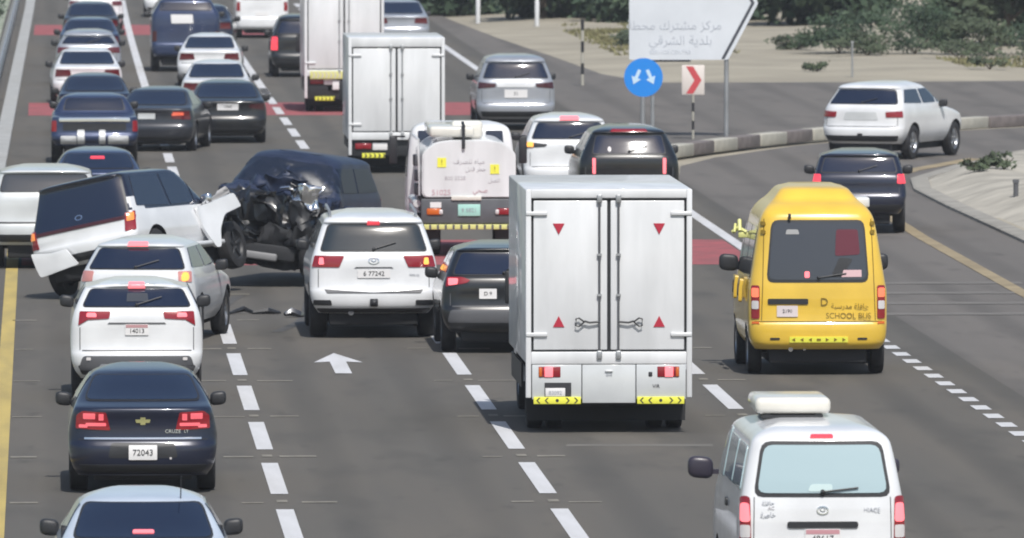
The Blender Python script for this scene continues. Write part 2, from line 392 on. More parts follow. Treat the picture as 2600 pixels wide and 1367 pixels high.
def vehicle(name, label, cat, X, Y, b, L, W, paintm, yaw=0, roll=0, pitch=0, z=0, group=None, wr=.33, tw=.22, ax=(.9, None),
            glass=GLASS, win=None, lights=(), plt=None, third=None, trims=(), sidewins=(), mirrors=None, deform=None, belt=None, front=None, zb=.24, wheels=True, mirm=PLASTIC, darkrim=False):
    t = thing(name, label, cat, (X, Y, z), group=group)
    t.rotation_mode = 'ZXY' if False else 'XYZ'
    t.rotation_euler = (Matrix.Rotation(math.radians(-yaw), 3, 'Z') @ Matrix.Rotation(math.radians(roll), 3, 'Y') @ Matrix.Rotation(math.radians(pitch), 3, 'X')).to_euler()
    fa = ax[1] if ax[1] else L - .85
    if wheels:
        for y in (ax[0], fa):
            for sg in (-1, 1): b.cutters.append((W / 2 - .34, W / 2 + .3, y, wr, wr + .06) if sg > 0 else (-W / 2 - .3, -W / 2 + .34, y, wr, wr + .06))
    body = b.mesh('body', paintm, t, deform)
    D = deform or (lambda c: c)
    rear = lambda u, v, o: D(b.rear(u, v, o)); fro = lambda u, v, o: D(b.fro(u, v, o))
    if wheels:
        for y in (ax[0], fa):
            for sg in (-1, 1): wheel(t, sg * (W / 2 - tw / 2 - .015), y, wr, tw, sg, darkrim)
    box('underbody', -W / 2 + .3, W / 2 - .3, .22, L - .4, wr * .5, zb + .05, UNDER, t, .03)  # underside block kept low, its dark colour doubles as the shade beneath
    tube('axle', [(-W / 2 + .2, ax[0], wr), (W / 2 - .2, ax[0], wr)], .05, UNDER, t)
    if win:
        wx = sum(q[0] for q in win[0]) / len(win[0]); wz = sum(q[1] for q in win[0]) / len(win[0])
        if not any(q[0] == 'window_seal' for q in trims): patch('window_seal', [(wx + (x - wx) * 1.035, wz + (z - wz) * 1.09) for x, z in win[0]], rear, PLASTIC, t, .007, win[1], .03)
    if win: patch('rear_window', win[0], rear, glass, t, .012, win[1], .03)
    for nm, poly, m, off in lights:
        for q in (poly, mirx(poly)): patch(nm, q, rear, m, t, off, .02, .03)
    for nm, poly, m, off, rd in trims: patch(nm, poly, rear, m, t, off, rd, .03)
    if third: patch('high_brake_light', [(-third[1], third[0] - third[2]), (third[1], third[0] - third[2]), (third[1] * .9, third[0] + third[2]), (-third[1] * .9, third[0] + third[2])], rear, third[3], t, .024, .01, .03)
    for poly in sidewins:
        for sg in (-1, 1):
            f = b.side(sg); patch('side_window', poly, lambda u, v, o, f=f: D(f(u, v, o)), glass, t, .01, .03)
    if plt: plate(b, t, **plt)
    if mirrors:
        for sg in (-1, 1): mirror_part(t, sg * (b.sx_(mirrors[0], mirrors[1]) + .04), mirrors[0], mirrors[1], sg, mirm)
    # windscreen and lamps on the front, unseen from the photograph's side
    if front:
        z0, z1 = front; w0, w1 = interp(b.Wd, z0) - .12, interp(b.Wd, z1) - .08
        patch('windscreen', [(-w0, z0), (w0, z0), (w1, z1), (-w1, z1)], fro, glass, t, .005, .05)
        hz = interp(b.Wd, front[0] - .35)
        for q in ([(hz - .42, front[0] - .42), (hz - .04, front[0] - .40), (hz - .06, front[0] - .28), (hz - .38, front[0] - .32)],):
            for qq in (q, mirx(q)): patch('headlight', qq, fro, CLEARL, t, .01, .02)
    return t, b

def sidew_sedan(L, H, deck, dl, tilt):
    zb, zt = deck + .03, H - .12
    r = lambda z: dl + .1 + (z - deck) / (H - .1 - deck) * tilt
    f = lambda z: L - 1.2 - .1 - (z - .96) / (H - .13 - .96) * .7
    m = L * .5 + .05
    return [[(r(zb) + .22, zb), (m - .05, zb), (m - .05, zt), (r(zt) + .12, zt)], [(m + .05, zb), (f(zb) - .1, zb), (f(zt) - .08, zt), (m + .05, zt)]]
def sidew_suv(L, H, belt, wtop, slope, d0=.35):
    zb, zt = belt + .05, wtop - .0
    m1, m2 = L * .36, L * .56
    f = lambda z: L - 1.3 - .15 - (z - belt) / (H - .14 - belt) * .65
    return [[(d0 + .12, zb + .03), (m1 - .05, zb), (m1 - .05, zt), (d0 + slope + .12, zt)], [(m1 + .05, zb), (m2 - .05, zb), (m2 - .05, zt), (m1 + .05, zt)], [(m2 + .05, zb), (f(zb) - .05, zb), (f(zt) - .08, zt), (m2 + .05, zt)]]

def sedan(name, label, X, Y, paintm, L=4.6, W=1.8, H=1.47, deck=1.02, dl=.45, tilt=.7, yaw=0, lights=None, lm=RED, plt=None, third=None, trims=(), group='cars queueing on the motorway', win=None, cat='car', glass=GLASS, **kw):
    if group == 'cars far up the motorway' and lm is RED: lm = DRED
    b = prof_sedan(L, W, H, deck, dl, tilt); h = W / 2
    win = win or ([(-h + .21, deck + .055), (h - .21, deck + .055), (h - .33, H - .11), (-h + .33, H - .11)], .07)
    lights = lights or [('tail_light', [(-h + .07, .74), (-h + .5, .76), (-h + .46, .93), (-h + .1, .94)], lm, .01)]
    tr = [('lower_bumper', [(-h + .18, .27), (h - .18, .27), (h - .12, .36), (-h + .12, .36)], PLASTIC, .006, .03),
          ('boot_seam', [(-h + .12, .655), (h - .12, .655), (h - .12, .668), (-h + .12, .668)], PLASTIC, .003, 0)] + list(trims)
    return vehicle(name, label, cat, X, Y, b, L, W, paintm, yaw=yaw, group=group, win=win, lights=lights, plt=plt, third=third, trims=tr, glass=glass,
                   sidewins=sidew_sedan(L, H, deck, dl, tilt), mirrors=(L - 1.75, 1.0), front=(1.0, H - .16), ax=(.95, None), **kw)
def add_wiper(t, b, z, x1=.34, dz=.05):
    P = [b.rear(x, z + dz * k, .03) for k, x in enumerate((0, x1 / 2, x1))]
    tube('wiper', P, .009, PLASTIC, t, 5); bm = bmesh.new(); bmesh.ops.create_uvsphere(bm, u_segments=8, v_segments=6, radius=.025, matrix=Matrix.Translation(P[0])); obm('wiper_hub', bm, PLASTIC, t, True)
def suv(name, label, X, Y, paintm, L=4.75, W=1.88, H=1.7, zb=.36, belt=1.12, slope=.28, wtop=None, yaw=0, lights=None, lm=RED, plt=None, third=None, trims=(), group='cars queueing on the motorway', win=None, cat='car', glass=GLASS, tum=.16, spoil=.05, wr=.36, rx=.3, ry=.16, seam=True, **kw):
    if group == 'cars far up the motorway' and lm is RED: lm = DRED
    wtop = wtop or H - .19
    b = prof_suv(L, W, H, zb, belt, wtop, slope, tum, spoil, rx, ry); h = W / 2
    win = win or ([(-h + .18, belt + .06), (h - .18, belt + .06), (h - .16 - tum, wtop - .01), (-h + .16 + tum, wtop - .01)], .06)
    lights = lights or [('tail_light', [(-h + .04, belt - .2), (-h + .36, belt - .2), (-h + .38, belt - .05), (-h + .06, belt - .04)], lm, .01)]
    lb = kw.pop('lowb', .11); tr = [('lower_bumper', [(-h + .16, zb - .02 - (.05 if lb < .1 else 0)), (h - .16, zb - .02 - (.05 if lb < .1 else 0)), (h - .1, zb + lb), (-h + .1, zb + lb)], PLASTIC, .006, .03)] + list(trims)
    for sg in (-1, 1):
        for xa, za, xb, zb_ in ((h - .13, zb + .32, h - .13, belt - .22),): tr.append(('tailgate_joint', [(sg * xa - .005, za), (sg * xa + .005, za), (sg * xb + .005, zb_), (sg * xb - .005, zb_)], GREYPL, .004, 0))
    if seam: tr.append(('tailgate_seam', [(-h + .16, zb + .305), (h - .16, zb + .305), (h - .16, zb + .32), (-h + .16, zb + .32)], GREYPL, .004, 0))
    wp = kw.pop('wiper', True)
    r_ = vehicle(name, label, cat, X, Y, b, L, W, paintm, yaw=yaw, group=group, win=win, lights=lights, plt=plt, third=third, trims=tr, glass=glass,
                   sidewins=sidew_suv(L, H, belt, wtop, slope), mirrors=kw.pop('mirrors', (L - 1.85, belt + .02)), front=(belt + .04, H - .16), ax=kw.pop('ax', (.95, None)), wr=wr, zb=zb, **kw)
    if wp and not kw.get('deform'): add_wiper(r_[0], b, belt + .07)
    return r_

# ------------------------------------------------------------------ box truck
def box_truck(label, X, Y, W=2.19, z0=.45, zd0=1.1, H=3.21, Lb=5.2, rich=True, group='white box trucks', panel=True, doors=(3.06,), bars=2, yaw=0):
    t = thing('box_truck', label, 'truck', (X, Y, 0), math.radians(-yaw), group)
    h = W / 2; zt = doors[0]; fw = .075
    body = box('cargo_box', -h, h, .05, Lb, zd0 - .18, H, TRUCKW, t, .02)
    # frame round the doors
    for nm, q in (('frame_post', (-h + .002, -h + fw, 0, .06, z0 + .02, H - .002)), ('frame_post', (h - fw, h - .002, 0, .06, z0 + .02, H - .002)), ('frame_header', (-h + fw, h - fw, 0.003, .06, zt + .03, H - .004)), ('frame_sill', (-h + fw, h - fw, .003, .06, zd0 - .19, zd0 - .025))):
        box(nm, *q, TRUCKW, body, .012)
    box('door_gasket', -h + fw, h - fw, .045, .056, zd0 - .03, zt + .035, PLASTIC, t)
    for sg in (-1, 1):
        x0, x1 = (-h + fw + .03, -.022) if sg < 0 else (.022, h - fw - .03)
        d = box('cargo_door', x0, x1, .018, .06, zd0, zt, TRUCKW, t, .012)
        for zz in (zt - .17, zd0 + .2) if rich else (zt - .15, zd0 + .15):
            xa, xb = sorted((sg * (h - .004), sg * (h - fw - .21)))
            box('hinge', xa, xb, -.012, .02, zz - .028, zz + .028, STEELW, d, .012)
        xr = sg * .125
        tube('lock_rod', [(xr, -.012, zd0 - .08), (xr, -.012, zt + .05)], .014, GREYPL if rich else STEEL, d)
        for zz in (zt + .03, zd0 - .06): box('rod_keeper', xr - .035, xr + .035, -.03, .0, zz - .06, zz + .05, STEEL, d, .01)
        for zz in (zd0 + .72, zd0 + 1.25): box('rod_guide', xr - .03, xr + .03, -.028, .016, zz - .015, zz + .015, STEEL, d)
        if rich:
            zh = zd0 + .37; bm = bmesh.new()
            tube_into(bm, [(xr, -.02, zh), (xr + sg * .13, -.03, zh - .01), (xr + sg * .2, -.03, zh + .01)], .013)
            tube_into(bm, [(xr + sg * .2, -.03, zh), (xr + sg * .27, -.03, zh + .05), (xr + sg * .31, -.03, zh + .04), (xr + sg * .31, -.03, zh - .05), (xr + sg * .27, -.03, zh - .06), (xr + sg * .2, -.03, zh)], .011)
            obm('door_handle', bm, PLASTIC, d, True)
            xc = sg * .66
            for zc, s in ((zt - .37, -1), (zd0 + .37, 1)):
                extrude_poly('reflector', [(xc - .075, zc - s * .07), (xc + .075, zc - s * .07), (xc, zc + s * .075)], .008, .018, REDREF, d)
    bm = bmesh.new(); box_into(bm, -.42, -.34, .1, Lb + 1.5, .55, .75); box_into(bm, .34, .42, .1, Lb + 1.5, .55, .75); box_into(bm, -h + .1, h - .1, .8, Lb, .76, zd0 - .2)
    obm('chassis', bm, UNDER, t)
    if panel:
        zp = zd0 - .19
        for x0, x1, nm in ((-h + fw + .01, -.36, 'rear_panel'), (-.35, .35, 'centre_panel'), (.36, h - fw - .01, 'rear_panel')):
            box(nm, x0, x1, .01 if nm[0] == 'c' else .006, .05, z0 - (.05 if nm[0] == 'c' else 0), zp - .004, GREYW, t, .008)
        for sg in (-1, 1):
            xa, xb = sorted((sg * (h - .17), sg * (h - .46)))
            l = box('tail_light', xa, xb, -.004, .02, zp - .17, zp - .03, RED, t, .01)
            xa, xb = sorted((sg * (h - .25), sg * (h - .36))); box('brake_lens', xa, xb, -.012, .01, zp - .165, zp - .035, REDHOT, l, .008)
            xa, xb = sorted((sg * (h - .175), sg * (h - .215))); box('indicator_lens', xa, xb, -.012, .01, zp - .16, zp - .04, AMBER, l, .006)
            cx = sg * .68; st = box('chevron_strip', cx - .31, cx + .31, -.022, .0, z0 - .06, z0 + .035, HIYEL, t, .004)
            for k, (xx, dr) in enumerate(((-.24, -1), (-.13, -1), (.13, 1), (.24, 1))):
                a = cx + xx; extrude_poly('chevron_mark', [(a - .02 * dr, z0 - .05), (a + .0 * dr, z0 - .05), (a + .035 * dr, z0 - .0125), (a + .0 * dr, z0 + .025), (a - .02 * dr, z0 + .025), (a + .015 * dr, z0 - .0125)], -.0255, -.02, INK, st)
            extrude_poly('chevron_dot', [(cx + .022 * math.cos(q), z0 - .0125 + .022 * math.sin(q)) for q in [k * math.pi / 4 for k in range(8)]], -.0255, -.02, INK, st)
        rc = box('plate_recess', -h + .25, -h + .60, -.001, .01, z0 + .03, z0 + .22, INK, t)
        pl = box('number_plate', -h + .26, -h + .52, -.016, -.004, z0 + .04, z0 + .15, PLATE, t, .004); text('lettering', '83092', .07, INKGREY, pl, (-h + .39, -.0175, z0 + .085))
        hd = box('panel_handle', -.05, .05, -.012, .012, zp - .1, zp - .075, STEELW, t, .006); text('lettering', 'GME', .04, INKGREY, t, (0, .007, zp - .145))
        box('fuel_cap', .52, .57, -.004, .01, zp - .16, zp - .1, INK, t, .01); text('lettering', 'VIR', .065, INK, t, (.62, .003, zp - .29))
    else:
        zp = zd0 - .19
        box('rear_beam', -h + .1, h - .1, .1, .2, z0, zp, PLASTIC, t, .01)
        for sg in (-1, 1):
            xa, xb = sorted((sg * (h - .15), sg * (h - .5))); l = box('tail_light', xa, xb, .06, .1, zp - .2, zp - .07, RED, t, .01)
            xa, xb = sorted((sg * (h - .3), sg * (h - .4))); box('brake_lens', xa, xb, .05, .07, zp - .19, zp - .08, RED, l, .01)
        box('number_plate', -.52, -.2, .07, .1, zp - .22, zp - .06, PLATE, t, .005)
        st = box('chevron_strip', -.75, -.25, .06, .1, z0 - .04, z0 + .06, HIYEL, t, .005)
        for k in range(5): extrude_poly('chevron_mark', [(-.7 + k * .1, z0 - .03), (-.67 + k * .1, z0 - .03), (-.64 + k * .1, z0 + .01), (-.67 + k * .1, z0 + .05), (-.7 + k * .1, z0 + .05), (-.67 + k * .1, z0 + .01)], .053, .06, INK, st)
    box('undertruck_shade', -h + .3, h - .3, 1.8, Lb - .3, .26, .56, UNDER, t, .02); box('tail_shade_block', -.45, .45, .3, 1.0, .34, .52, UNDER, t, .04)  # added dark blocks that stand in for the shade under the truck
    box('rear_shade_flap', -h + .05, h - .05, .74, .76, .13, .6, UNDER, t)  # added full-width dark flap, playing the shade below the bumper
    r = .39
    for x in (-h + .17, -h + .43, h - .17, h - .43): wheel(t, x, 1.35, r, .21, 1 if x > 0 else -1)
    for sg in (-1, 1):
        wheel(t, sg * (h - .25), Lb + .55, r, .22, sg)
        fl = box('mudguard', *sorted((sg * (h - .04), sg * (h - .56))), .86, .88, .22, .8, PLASTIC, t)
        box('side_skirt', *sorted((sg * (h - .03), sg * (h - .06))), 2.0, Lb - .1, .5, .82, PLASTIC, t)
    tube('axle', [(-h + .2, 1.35, r), (h - .2, 1.35, r)], .09, UNDER, t)
    c = Body([(Lb + .06, .45), (Lb + .06, 1.4), (Lb + .1, 2.0), (Lb + .2, 2.2), (Lb + .6, 2.24)], [(Lb + 1.55, .4), (Lb + 1.65, .6), (Lb + 1.6, 1.2), (Lb + 1.2, 2.0), (Lb + 1.0, 2.18), (Lb + .8, 2.24)],
             [(.92, .4), (.98, .6), (.98, 1.3), (.9, 2.05), (.8, 2.2), (.5, 2.24)], rx=.1, ry=.08)
    cb = c.mesh('cab', TRUCKW, t)
    patch('windscreen', [(-.8, 1.3), (.8, 1.3), (.75, 1.98), (-.75, 1.98)], c.fro, GLASS, t, .006, .06)
    for sg in (-1, 1):
        patch('side_window', [(Lb + .35, 1.3), (Lb + 1.25, 1.3), (Lb + 1.0, 1.95), (Lb + .35, 1.95)], c.side(sg), GLASS, t, .006, .06)
        tube('mirror_arm', [(sg * .98, Lb + 1.3, 1.9), (sg * 1.06, Lb + 1.4, 1.85)], .015, PLASTIC, t); box('mirror', *sorted((sg * .96, sg * 1.09)), Lb + 1.36, Lb + 1.42, 1.4, 1.85, PLASTIC, t, .02)
    return t

# ------------------------------------------------------------------ ground, road, markings
def sheet(name, pts, z, m, parent=None, kind=True):
    n = len(pts); o = obj(name, [(x, y, z) for x, y in pts], [tuple(range(n))], m, parent)
    return struct(o) if kind else o
def ribbon(name, left, right, z, m, parent=None, kind=True):
    n = len(left); vs = [(x, y, z) for x, y in left] + [(x, y, z) for x, y in right]
    o = obj(name, vs, [(i, n + i, n + i + 1, i + 1) for i in range(n - 1)], m, parent)
    return struct(o) if kind else o
def asphalt(name, col, col2):
    m = bpy.data.materials.new(name); m.use_nodes = True; t = m.node_tree; b = t.nodes['Principled BSDF']; b.inputs['Roughness'].default_value = .85; b.inputs['Specular IOR Level'].default_value = .25
    tc = t.nodes.new('ShaderNodeTexCoord')
    def nz(scale, st, det):
        mp = t.nodes.new('ShaderNodeMapping'); mp.inputs['Scale'].default_value = st; t.links.new(tc.outputs['Object'], mp.inputs[0])
        n = t.nodes.new('ShaderNodeTexNoise'); n.inputs['Scale'].default_value = scale; n.inputs['Detail'].default_value = det; t.links.new(mp.outputs[0], n.inputs['Vector']); return n
    def mixc(fac, c1, c2, f0=.35, f1=.65):
        r = t.nodes.new('ShaderNodeMapRange'); r.inputs['From Min'].default_value = f0; r.inputs['From Max'].default_value = f1; t.links.new(fac, r.inputs['Value'])
        x = t.nodes.new('ShaderNodeMix'); x.data_type = 'RGBA'; t.links.new(r.outputs[0], x.inputs['Factor'])
        for s, c in (('A', c1), ('B', c2)):
            if isinstance(c, tuple): [i for i in x.inputs if i.name == s and i.type == 'RGBA'][0].default_value = (*c, 1)
            else: t.links.new(c, [i for i in x.inputs if i.name == s and i.type == 'RGBA'][0])
        return [o for o in x.outputs if o.type == 'RGBA'][0]
    c = mixc(nz(.9, (1, .05, 1), 3).outputs['Fac'], col, col2, .3, .7)
    c = mixc(nz(1.6, (.6, .12, 1), 4).outputs['Fac'], c, tuple(k * .82 for k in col), .52, .75)
    sp = t.nodes.new('ShaderNodeSeparateXYZ'); t.links.new(tc.outputs['Object'], sp.inputs[0])
    def mth(op, a, b2):
        n = t.nodes.new('ShaderNodeMath'); n.operation = op
        for i_, v_ in enumerate((a, b2)):
            if isinstance(v_, (int, float)): n.inputs[i_].default_value = v_
            elif v_ is not None: t.links.new(v_, n.inputs[i_])
        return n.outputs[0]
    wv = mth('COSINE', mth('MULTIPLY', mth('ADD', sp.outputs[0], -.28), 2 * math.pi / 1.65), None)
    wv = mth('MULTIPLY', mth('MAXIMUM', wv, 0.0), nz(.5, (.3, .06, 1), 3).outputs['Fac'])
    c = mixc(wv, c, tuple(k * .72 for k in col), .15, .9)
    c = mixc(nz(2.3, (1, .22, 1), 5).outputs['Fac'], c, tuple(k * .6 for k in col), .62, .86)
    fine = nz(60, (1, 1, 1), 3)
    m2 = t.nodes.new('ShaderNodeMix'); m2.data_type = 'RGBA'; m2.blend_type = 'MULTIPLY'; m2.inputs['Factor'].default_value = .35
    rr = [i for i in m2.inputs if i.type == 'RGBA']; t.links.new(c, rr[0]); t.links.new(fine.outputs['Color'], rr[1])
    hs = t.nodes.new('ShaderNodeHueSaturation'); hs.inputs['Value'].default_value = 1.18; t.links.new([o for o in m2.outputs if o.type == 'RGBA'][0], hs.inputs['Color'])
    t.links.new(hs.outputs[0], b.inputs['Base Color'])
    bp = t.nodes.new('ShaderNodeBump'); bp.inputs['Strength'].default_value = .3; bp.inputs['Distance'].default_value = .01; t.links.new(fine.outputs['Fac'], bp.inputs['Height']); t.links.new(bp.outputs[0], b.inputs['Normal'])
    return m
ASPH = asphalt('asphalt', (0.100, 0.095, 0.086), (0.120, 0.109, 0.094)); ASPH2 = asphalt('old_asphalt', (0.128, 0.119, 0.110), (0.150, 0.137, 0.125))
SAND = mat('sand', (0.30, 0.27, 0.21), 0.95, var=.14, scale=.25, bump=.5, bscale=2.0); SAND2 = mat('pale_sand', (0.36, 0.335, 0.285), 0.95, var=.2, scale=.9, bump=.6, bscale=3)
MEDIAN = mat('median_soil', (0.20, 0.235, 0.17), 0.95, var=.3, scale=.5, bump=.5, bscale=3, col2=(0.33, 0.35, 0.29))
LINE = mat('white_line_paint', (0.50, 0.50, 0.505), 0.7, var=.2, scale=3.5, col2=(0.58, 0.58, 0.595), detail=3, stretch=(1, .12, 1)); WORN = mat('worn_line', (0.20, 0.185, 0.155), 0.85, var=.25, scale=3)
YLINE = mat('yellow_line_paint', (0.36, 0.28, 0.10), 0.75, var=.2, scale=2.5, col2=(0.47, 0.36, 0.11), detail=4, stretch=(1, .1, 1)); YLINE2 = mat('dusty_yellow_line', (0.27, 0.215, 0.13), 0.8, var=.15, scale=1.2)
REDRD = mat('red_road_surface', (0.21, 0.07, 0.072), 0.85, var=.12, scale=1.8, col2=(0.34, 0.08, 0.09), detail=7)
CONC = mat('concrete', (0.34, 0.345, 0.34), 0.85, var=.12, scale=1.2, bump=.2, bscale=20); KERBD = mat('kerb_dark_paint', (0.15, 0.13, 0.125), 0.8, var=.2, scale=3); KERBW = mat('kerb_cream_paint', (0.38, 0.365, 0.315), 0.8, var=.1, scale=3)
GRASS = mat('dry_grass', (0.13, 0.13, 0.055), 0.9, var=.4, scale=.8, col2=(0.22, 0.2, 0.1)); LEAF = mat('leaves', (0.02, 0.042, 0.022), 0.7, var=.5, scale=1.5, col2=(0.045, 0.075, 0.035)); BARK = mat('bark', (0.09, 0.07, 0.05), 0.9, var=.2, scale=6)
LEAF2 = mat('leaves_dusty', (0.05, 0.068, 0.036), 0.8, var=.4, scale=1.5)

ground = sheet('ground', [(-900, -60), (900, -60), (900, 3000), (-900, 3000)], -.05, SAND)
def cshift(y): return .22 * max(0, (y - 300) / 130) ** 2 if y < 700 else .22 * 9.47
ys = [0, 100, 200, 300] + list(range(320, 720, 20))
road = ribbon('road', [(-1.5 + cshift(y), y) for y in ys], [(13.6 + cshift(y), y) for y in ys], 0, ASPH)
# the exit lane with its hard shoulder, bending away to the right
rl = [(13.4, 0), (13.4, 150), (13.4, 225), (13.6, 236), (14.1, 244), (15.2, 249.5), (17.6, 257.5), (22.5, 268.5), (32, 281), (60, 305)]
rr = [(18.2, 0), (18.2, 150), (18.1, 206), (18.05, 220), (18.1, 229), (18.5, 235), (20.1, 243), (22.2, 250.5), (28, 262), (56, 285)]
ribbon('exit_ramp', rl, rr, -.004, ASPH2)
# slip road beyond the island
sl = [(13.3, 520), (13.3, 395), (13.3, 320), (13.3, 300), (13.4, 262), (14.6, 252.5), (17.2, 260.5), (22.2, 271), (31.7, 283.5), (59.7, 307)]
sheet('slip_road', sl[:] + [(75, 330), (52, 322), (34, 314), (24, 311.5), (17.2, 311), (16.2, 320), (15.7, 341), (15.0, 365), (14.4, 395), (14.3, 520)], -.008, ASPH2)
sheet('median', [(-60, 0), (-1.5, 0), (-1.5, 300), (-1.1, 380), (-.5, 440), (1, 700), (-60, 700)], -.03, MEDIAN)

def quadmesh(w, l):
    me = bpy.data.meshes.new('lane_dash'); me.from_pydata([(-w / 2, 0, 0), (w / 2, 0, 0), (w / 2, l, 0), (-w / 2, l, 0)], [], [(0, 1, 2, 3)]); return me
def place(name, me, x, y, z, parent):
    o = bpy.data.objects.new(name, me); COL.objects.link(o); o.parent = parent; o.location = (x, y, z)
    if name == 'joint_mark': o.location.x += random.uniform(-.06, .06); o.location.y += random.uniform(-.1, .1); o.scale = (random.uniform(.7, 1.15), random.uniform(.5, 1.1), 1)
    return o
DA = quadmesh(.21, 6.0); DA.materials.append(LINE)
ST = quadmesh(.13, .45); ST.materials.append(WORN); SW = quadmesh(.5, .28); SW.materials.append(WORN); SN = quadmesh(.36, .28); SN.materials.append(WORN)
AX, BX, CX, DX = 2.82, 6.05, 9.42, 12.78
for X in (AX, BX, CX):
    for k in range(-5, 32):
        y = 141.0 + 8.8 * k
        if X < 9 and y > 300: break
        place('lane_dash', DA, X + cshift(y), y, .006, road)
        if y < 190:
            yg = y - 1.55
            place('lane_stud', ST, X, yg, .006, road); place('joint_mark', SN, X - .36, yg - .05, .006, road); place('joint_mark', SW, X + .42, yg - .05, .006, road)
for k in range(-4, 5): place('joint_mark', SN, -.26, 139.4 + 8.8 * k, .006, road)
for X in (AX, BX): ribbon('lane_line', [(X - .11 + cshift(y), y) for y in ys[3:]], [(X + .11 + cshift(y), y) for y in ys[3:]], .006, LINE, road, False)
DD = quadmesh(.22, 1.0); DD.materials.append(LINE)
for k in range(-12, 25): place('lane_dash', DD, DX, 131.5 + 2 * k, .006, road)
yy = [181, 225, 300] + list(range(320, 460, 20))
ribbon('lane_line', [(DX - .11 + cshift(y), y) for y in yy], [(DX + .11 + cshift(y), y) for y in yy], .006, LINE, road, False)
ribbon('edge_line', [(-.67, y) for y in (0, 120, 232)], [(-.46, y) for y in (0, 120, 232)], .006, YLINE, road, False)
el = [(16.15, 100), (16.2, 185), (16.3, 206), (16.45, 217), (16.8, 226), (17.5, 234), (18.9, 241.5), (20.9, 248.7)]
ribbon('edge_line', el, [(x + .26, y - .1 * i) for i, (x, y) in enumerate(el)], .004, YLINE2, road, False)
for (y0, y1) in ((194.5, 205), (281, 292), (369, 384)): sheet('red_surface_band', [(-.4 + cshift(y0), y0), (DX - .15 + cshift(y0), y0), (DX - .15 + cshift(y1), y1), (-.4 + cshift(y1), y1)], .003, REDRD, road, False)
ar = [(4.32 - .12, 159), (4.32 + .12, 159), (4.32 + .12, 162.2), (4.32 + .36, 162.0), (4.32, 164.6), (4.32 - .36, 162.0), (4.32 - .12, 162.2)]
sheet('lane_arrow', ar, .006, LINE, road, False)
SM = quadmesh(3.4, .8); SM.materials.append(mat('scuffed_stripe', (0.142, 0.132, 0.12), .85, var=.15, scale=2))
for k in range(4): place('transverse_stripe', SM, 14.6 + .35 * (k % 2), 176 + k * 3.6, .002, road)
PA = mat('asphalt_patch', (0.128, 0.120, 0.107), .9, var=.12, scale=1.0)
sheet('asphalt_seam', [(6.7, 141.6), (8.6, 141.5), (8.62, 141.95), (6.75, 142.0)], .002, PA, road, False)

OIL = mat('tyre_mark', (0.07, 0.068, 0.066), .8, var=.25, scale=3)
for x0, y0, x1, y1 in ((2.0, 172, 3.4, 183), (3.6, 171, 4.6, 182), (1.4, 174, 2.1, 180)):
    q = [(x0 + (x1 - x0) * k / 8 + .15 * math.sin(k * .6), y0 + (y1 - y0) * k / 8) for k in range(9)]
    ribbon('skid_mark', [(x - .09, y) for x, y in q], [(x + .09, y) for x, y in q], .0045, OIL, road, False)
# left guardrail and kerb strip
def path_off(y): return (-.32 if y > 420 else -.88 + .56 * max(0, (y - 230) / 190))
yk = [100, 160, 230] + list(range(250, 480, 20))
kb = ribbon('kerb_strip', [(path_off(y) - .34, y) for y in yk], [(path_off(y), y) for y in yk], .1, CONC)
bm = bmesh.new()
for a, b_ in zip(yk, yk[1:]):
    vs = [bm.verts.new(p) for p in ((path_off(a), a, 0), (path_off(b_), b_, 0), (path_off(b_), b_, .1), (path_off(a), a, .1))]; bm.faces.new(vs)
struct(obm('kerb_face', bm, CONC))
def guardrail(label, path, hh=.72):
    t = thing('guardrail', label, 'guardrail', (path[0][0], path[0][1], 0))
    ox, oy = path[0]; pr = [(0, .0), (.05, .04), (.05, .1), (0, .15), (0, .17), (.05, .22), (.05, .28), (0, .32)]; vs, fs = [], []
    for x, y in path: vs += [(x - ox + dx, y - oy, hh - .32 + dz) for dx, dz in pr]
    n = len(pr)
    for i in range(len(path) - 1):
        for k in range(n - 1): fs.append((i * n + k, i * n + k + 1, (i + 1) * n + k + 1, (i + 1) * n + k))
    o = obj('rail', vs, fs, STEEL, t, True, 50)
    md = o.modifiers.new('s', 'SOLIDIFY'); md.thickness = .01
    pm = None
    for (x0, y0), (x1, y1) in zip(path, path[1:]):
        k = max(1, int(math.hypot(x1 - x0, y1 - y0) / 4))
        for j in range(k):
            x, y = x0 + (x1 - x0) * j / k - ox, y0 + (y1 - y0) * j / k - oy
            if pm is None: p = box('post', -.1, -.02, -.05, .05, 0, hh - .02, STEEL, t); pm = p.data
            else: p = bpy.data.objects.new('post', pm); COL.objects.link(p); p.parent = t
            p.location = (x, y, 0)
guardrail('grey steel guardrail along the median beside the left lane', [(path_off(y) - .6, y) for y in [180] + yk[2:]])
bm = bmesh.new()
prof = [(0, -.01), (.0, .05), (.06, .07), (.36, .07), (.4, -.01)]; prev = None
for x, y in rr[1:8]:
    rg = [bm.verts.new((x + dx, y - (dx * .4 if y > 231 else 0), dz)) for dx, dz in prof]
    if prev:
        for k in range(4): bm.faces.new((prev[k], prev[k + 1], rg[k + 1], rg[k]))
    prev = rg
struct(obm('ramp_kerb', bm, mat('dusty_concrete', (0.27, 0.255, 0.225), .9, var=.15, scale=1.5)))

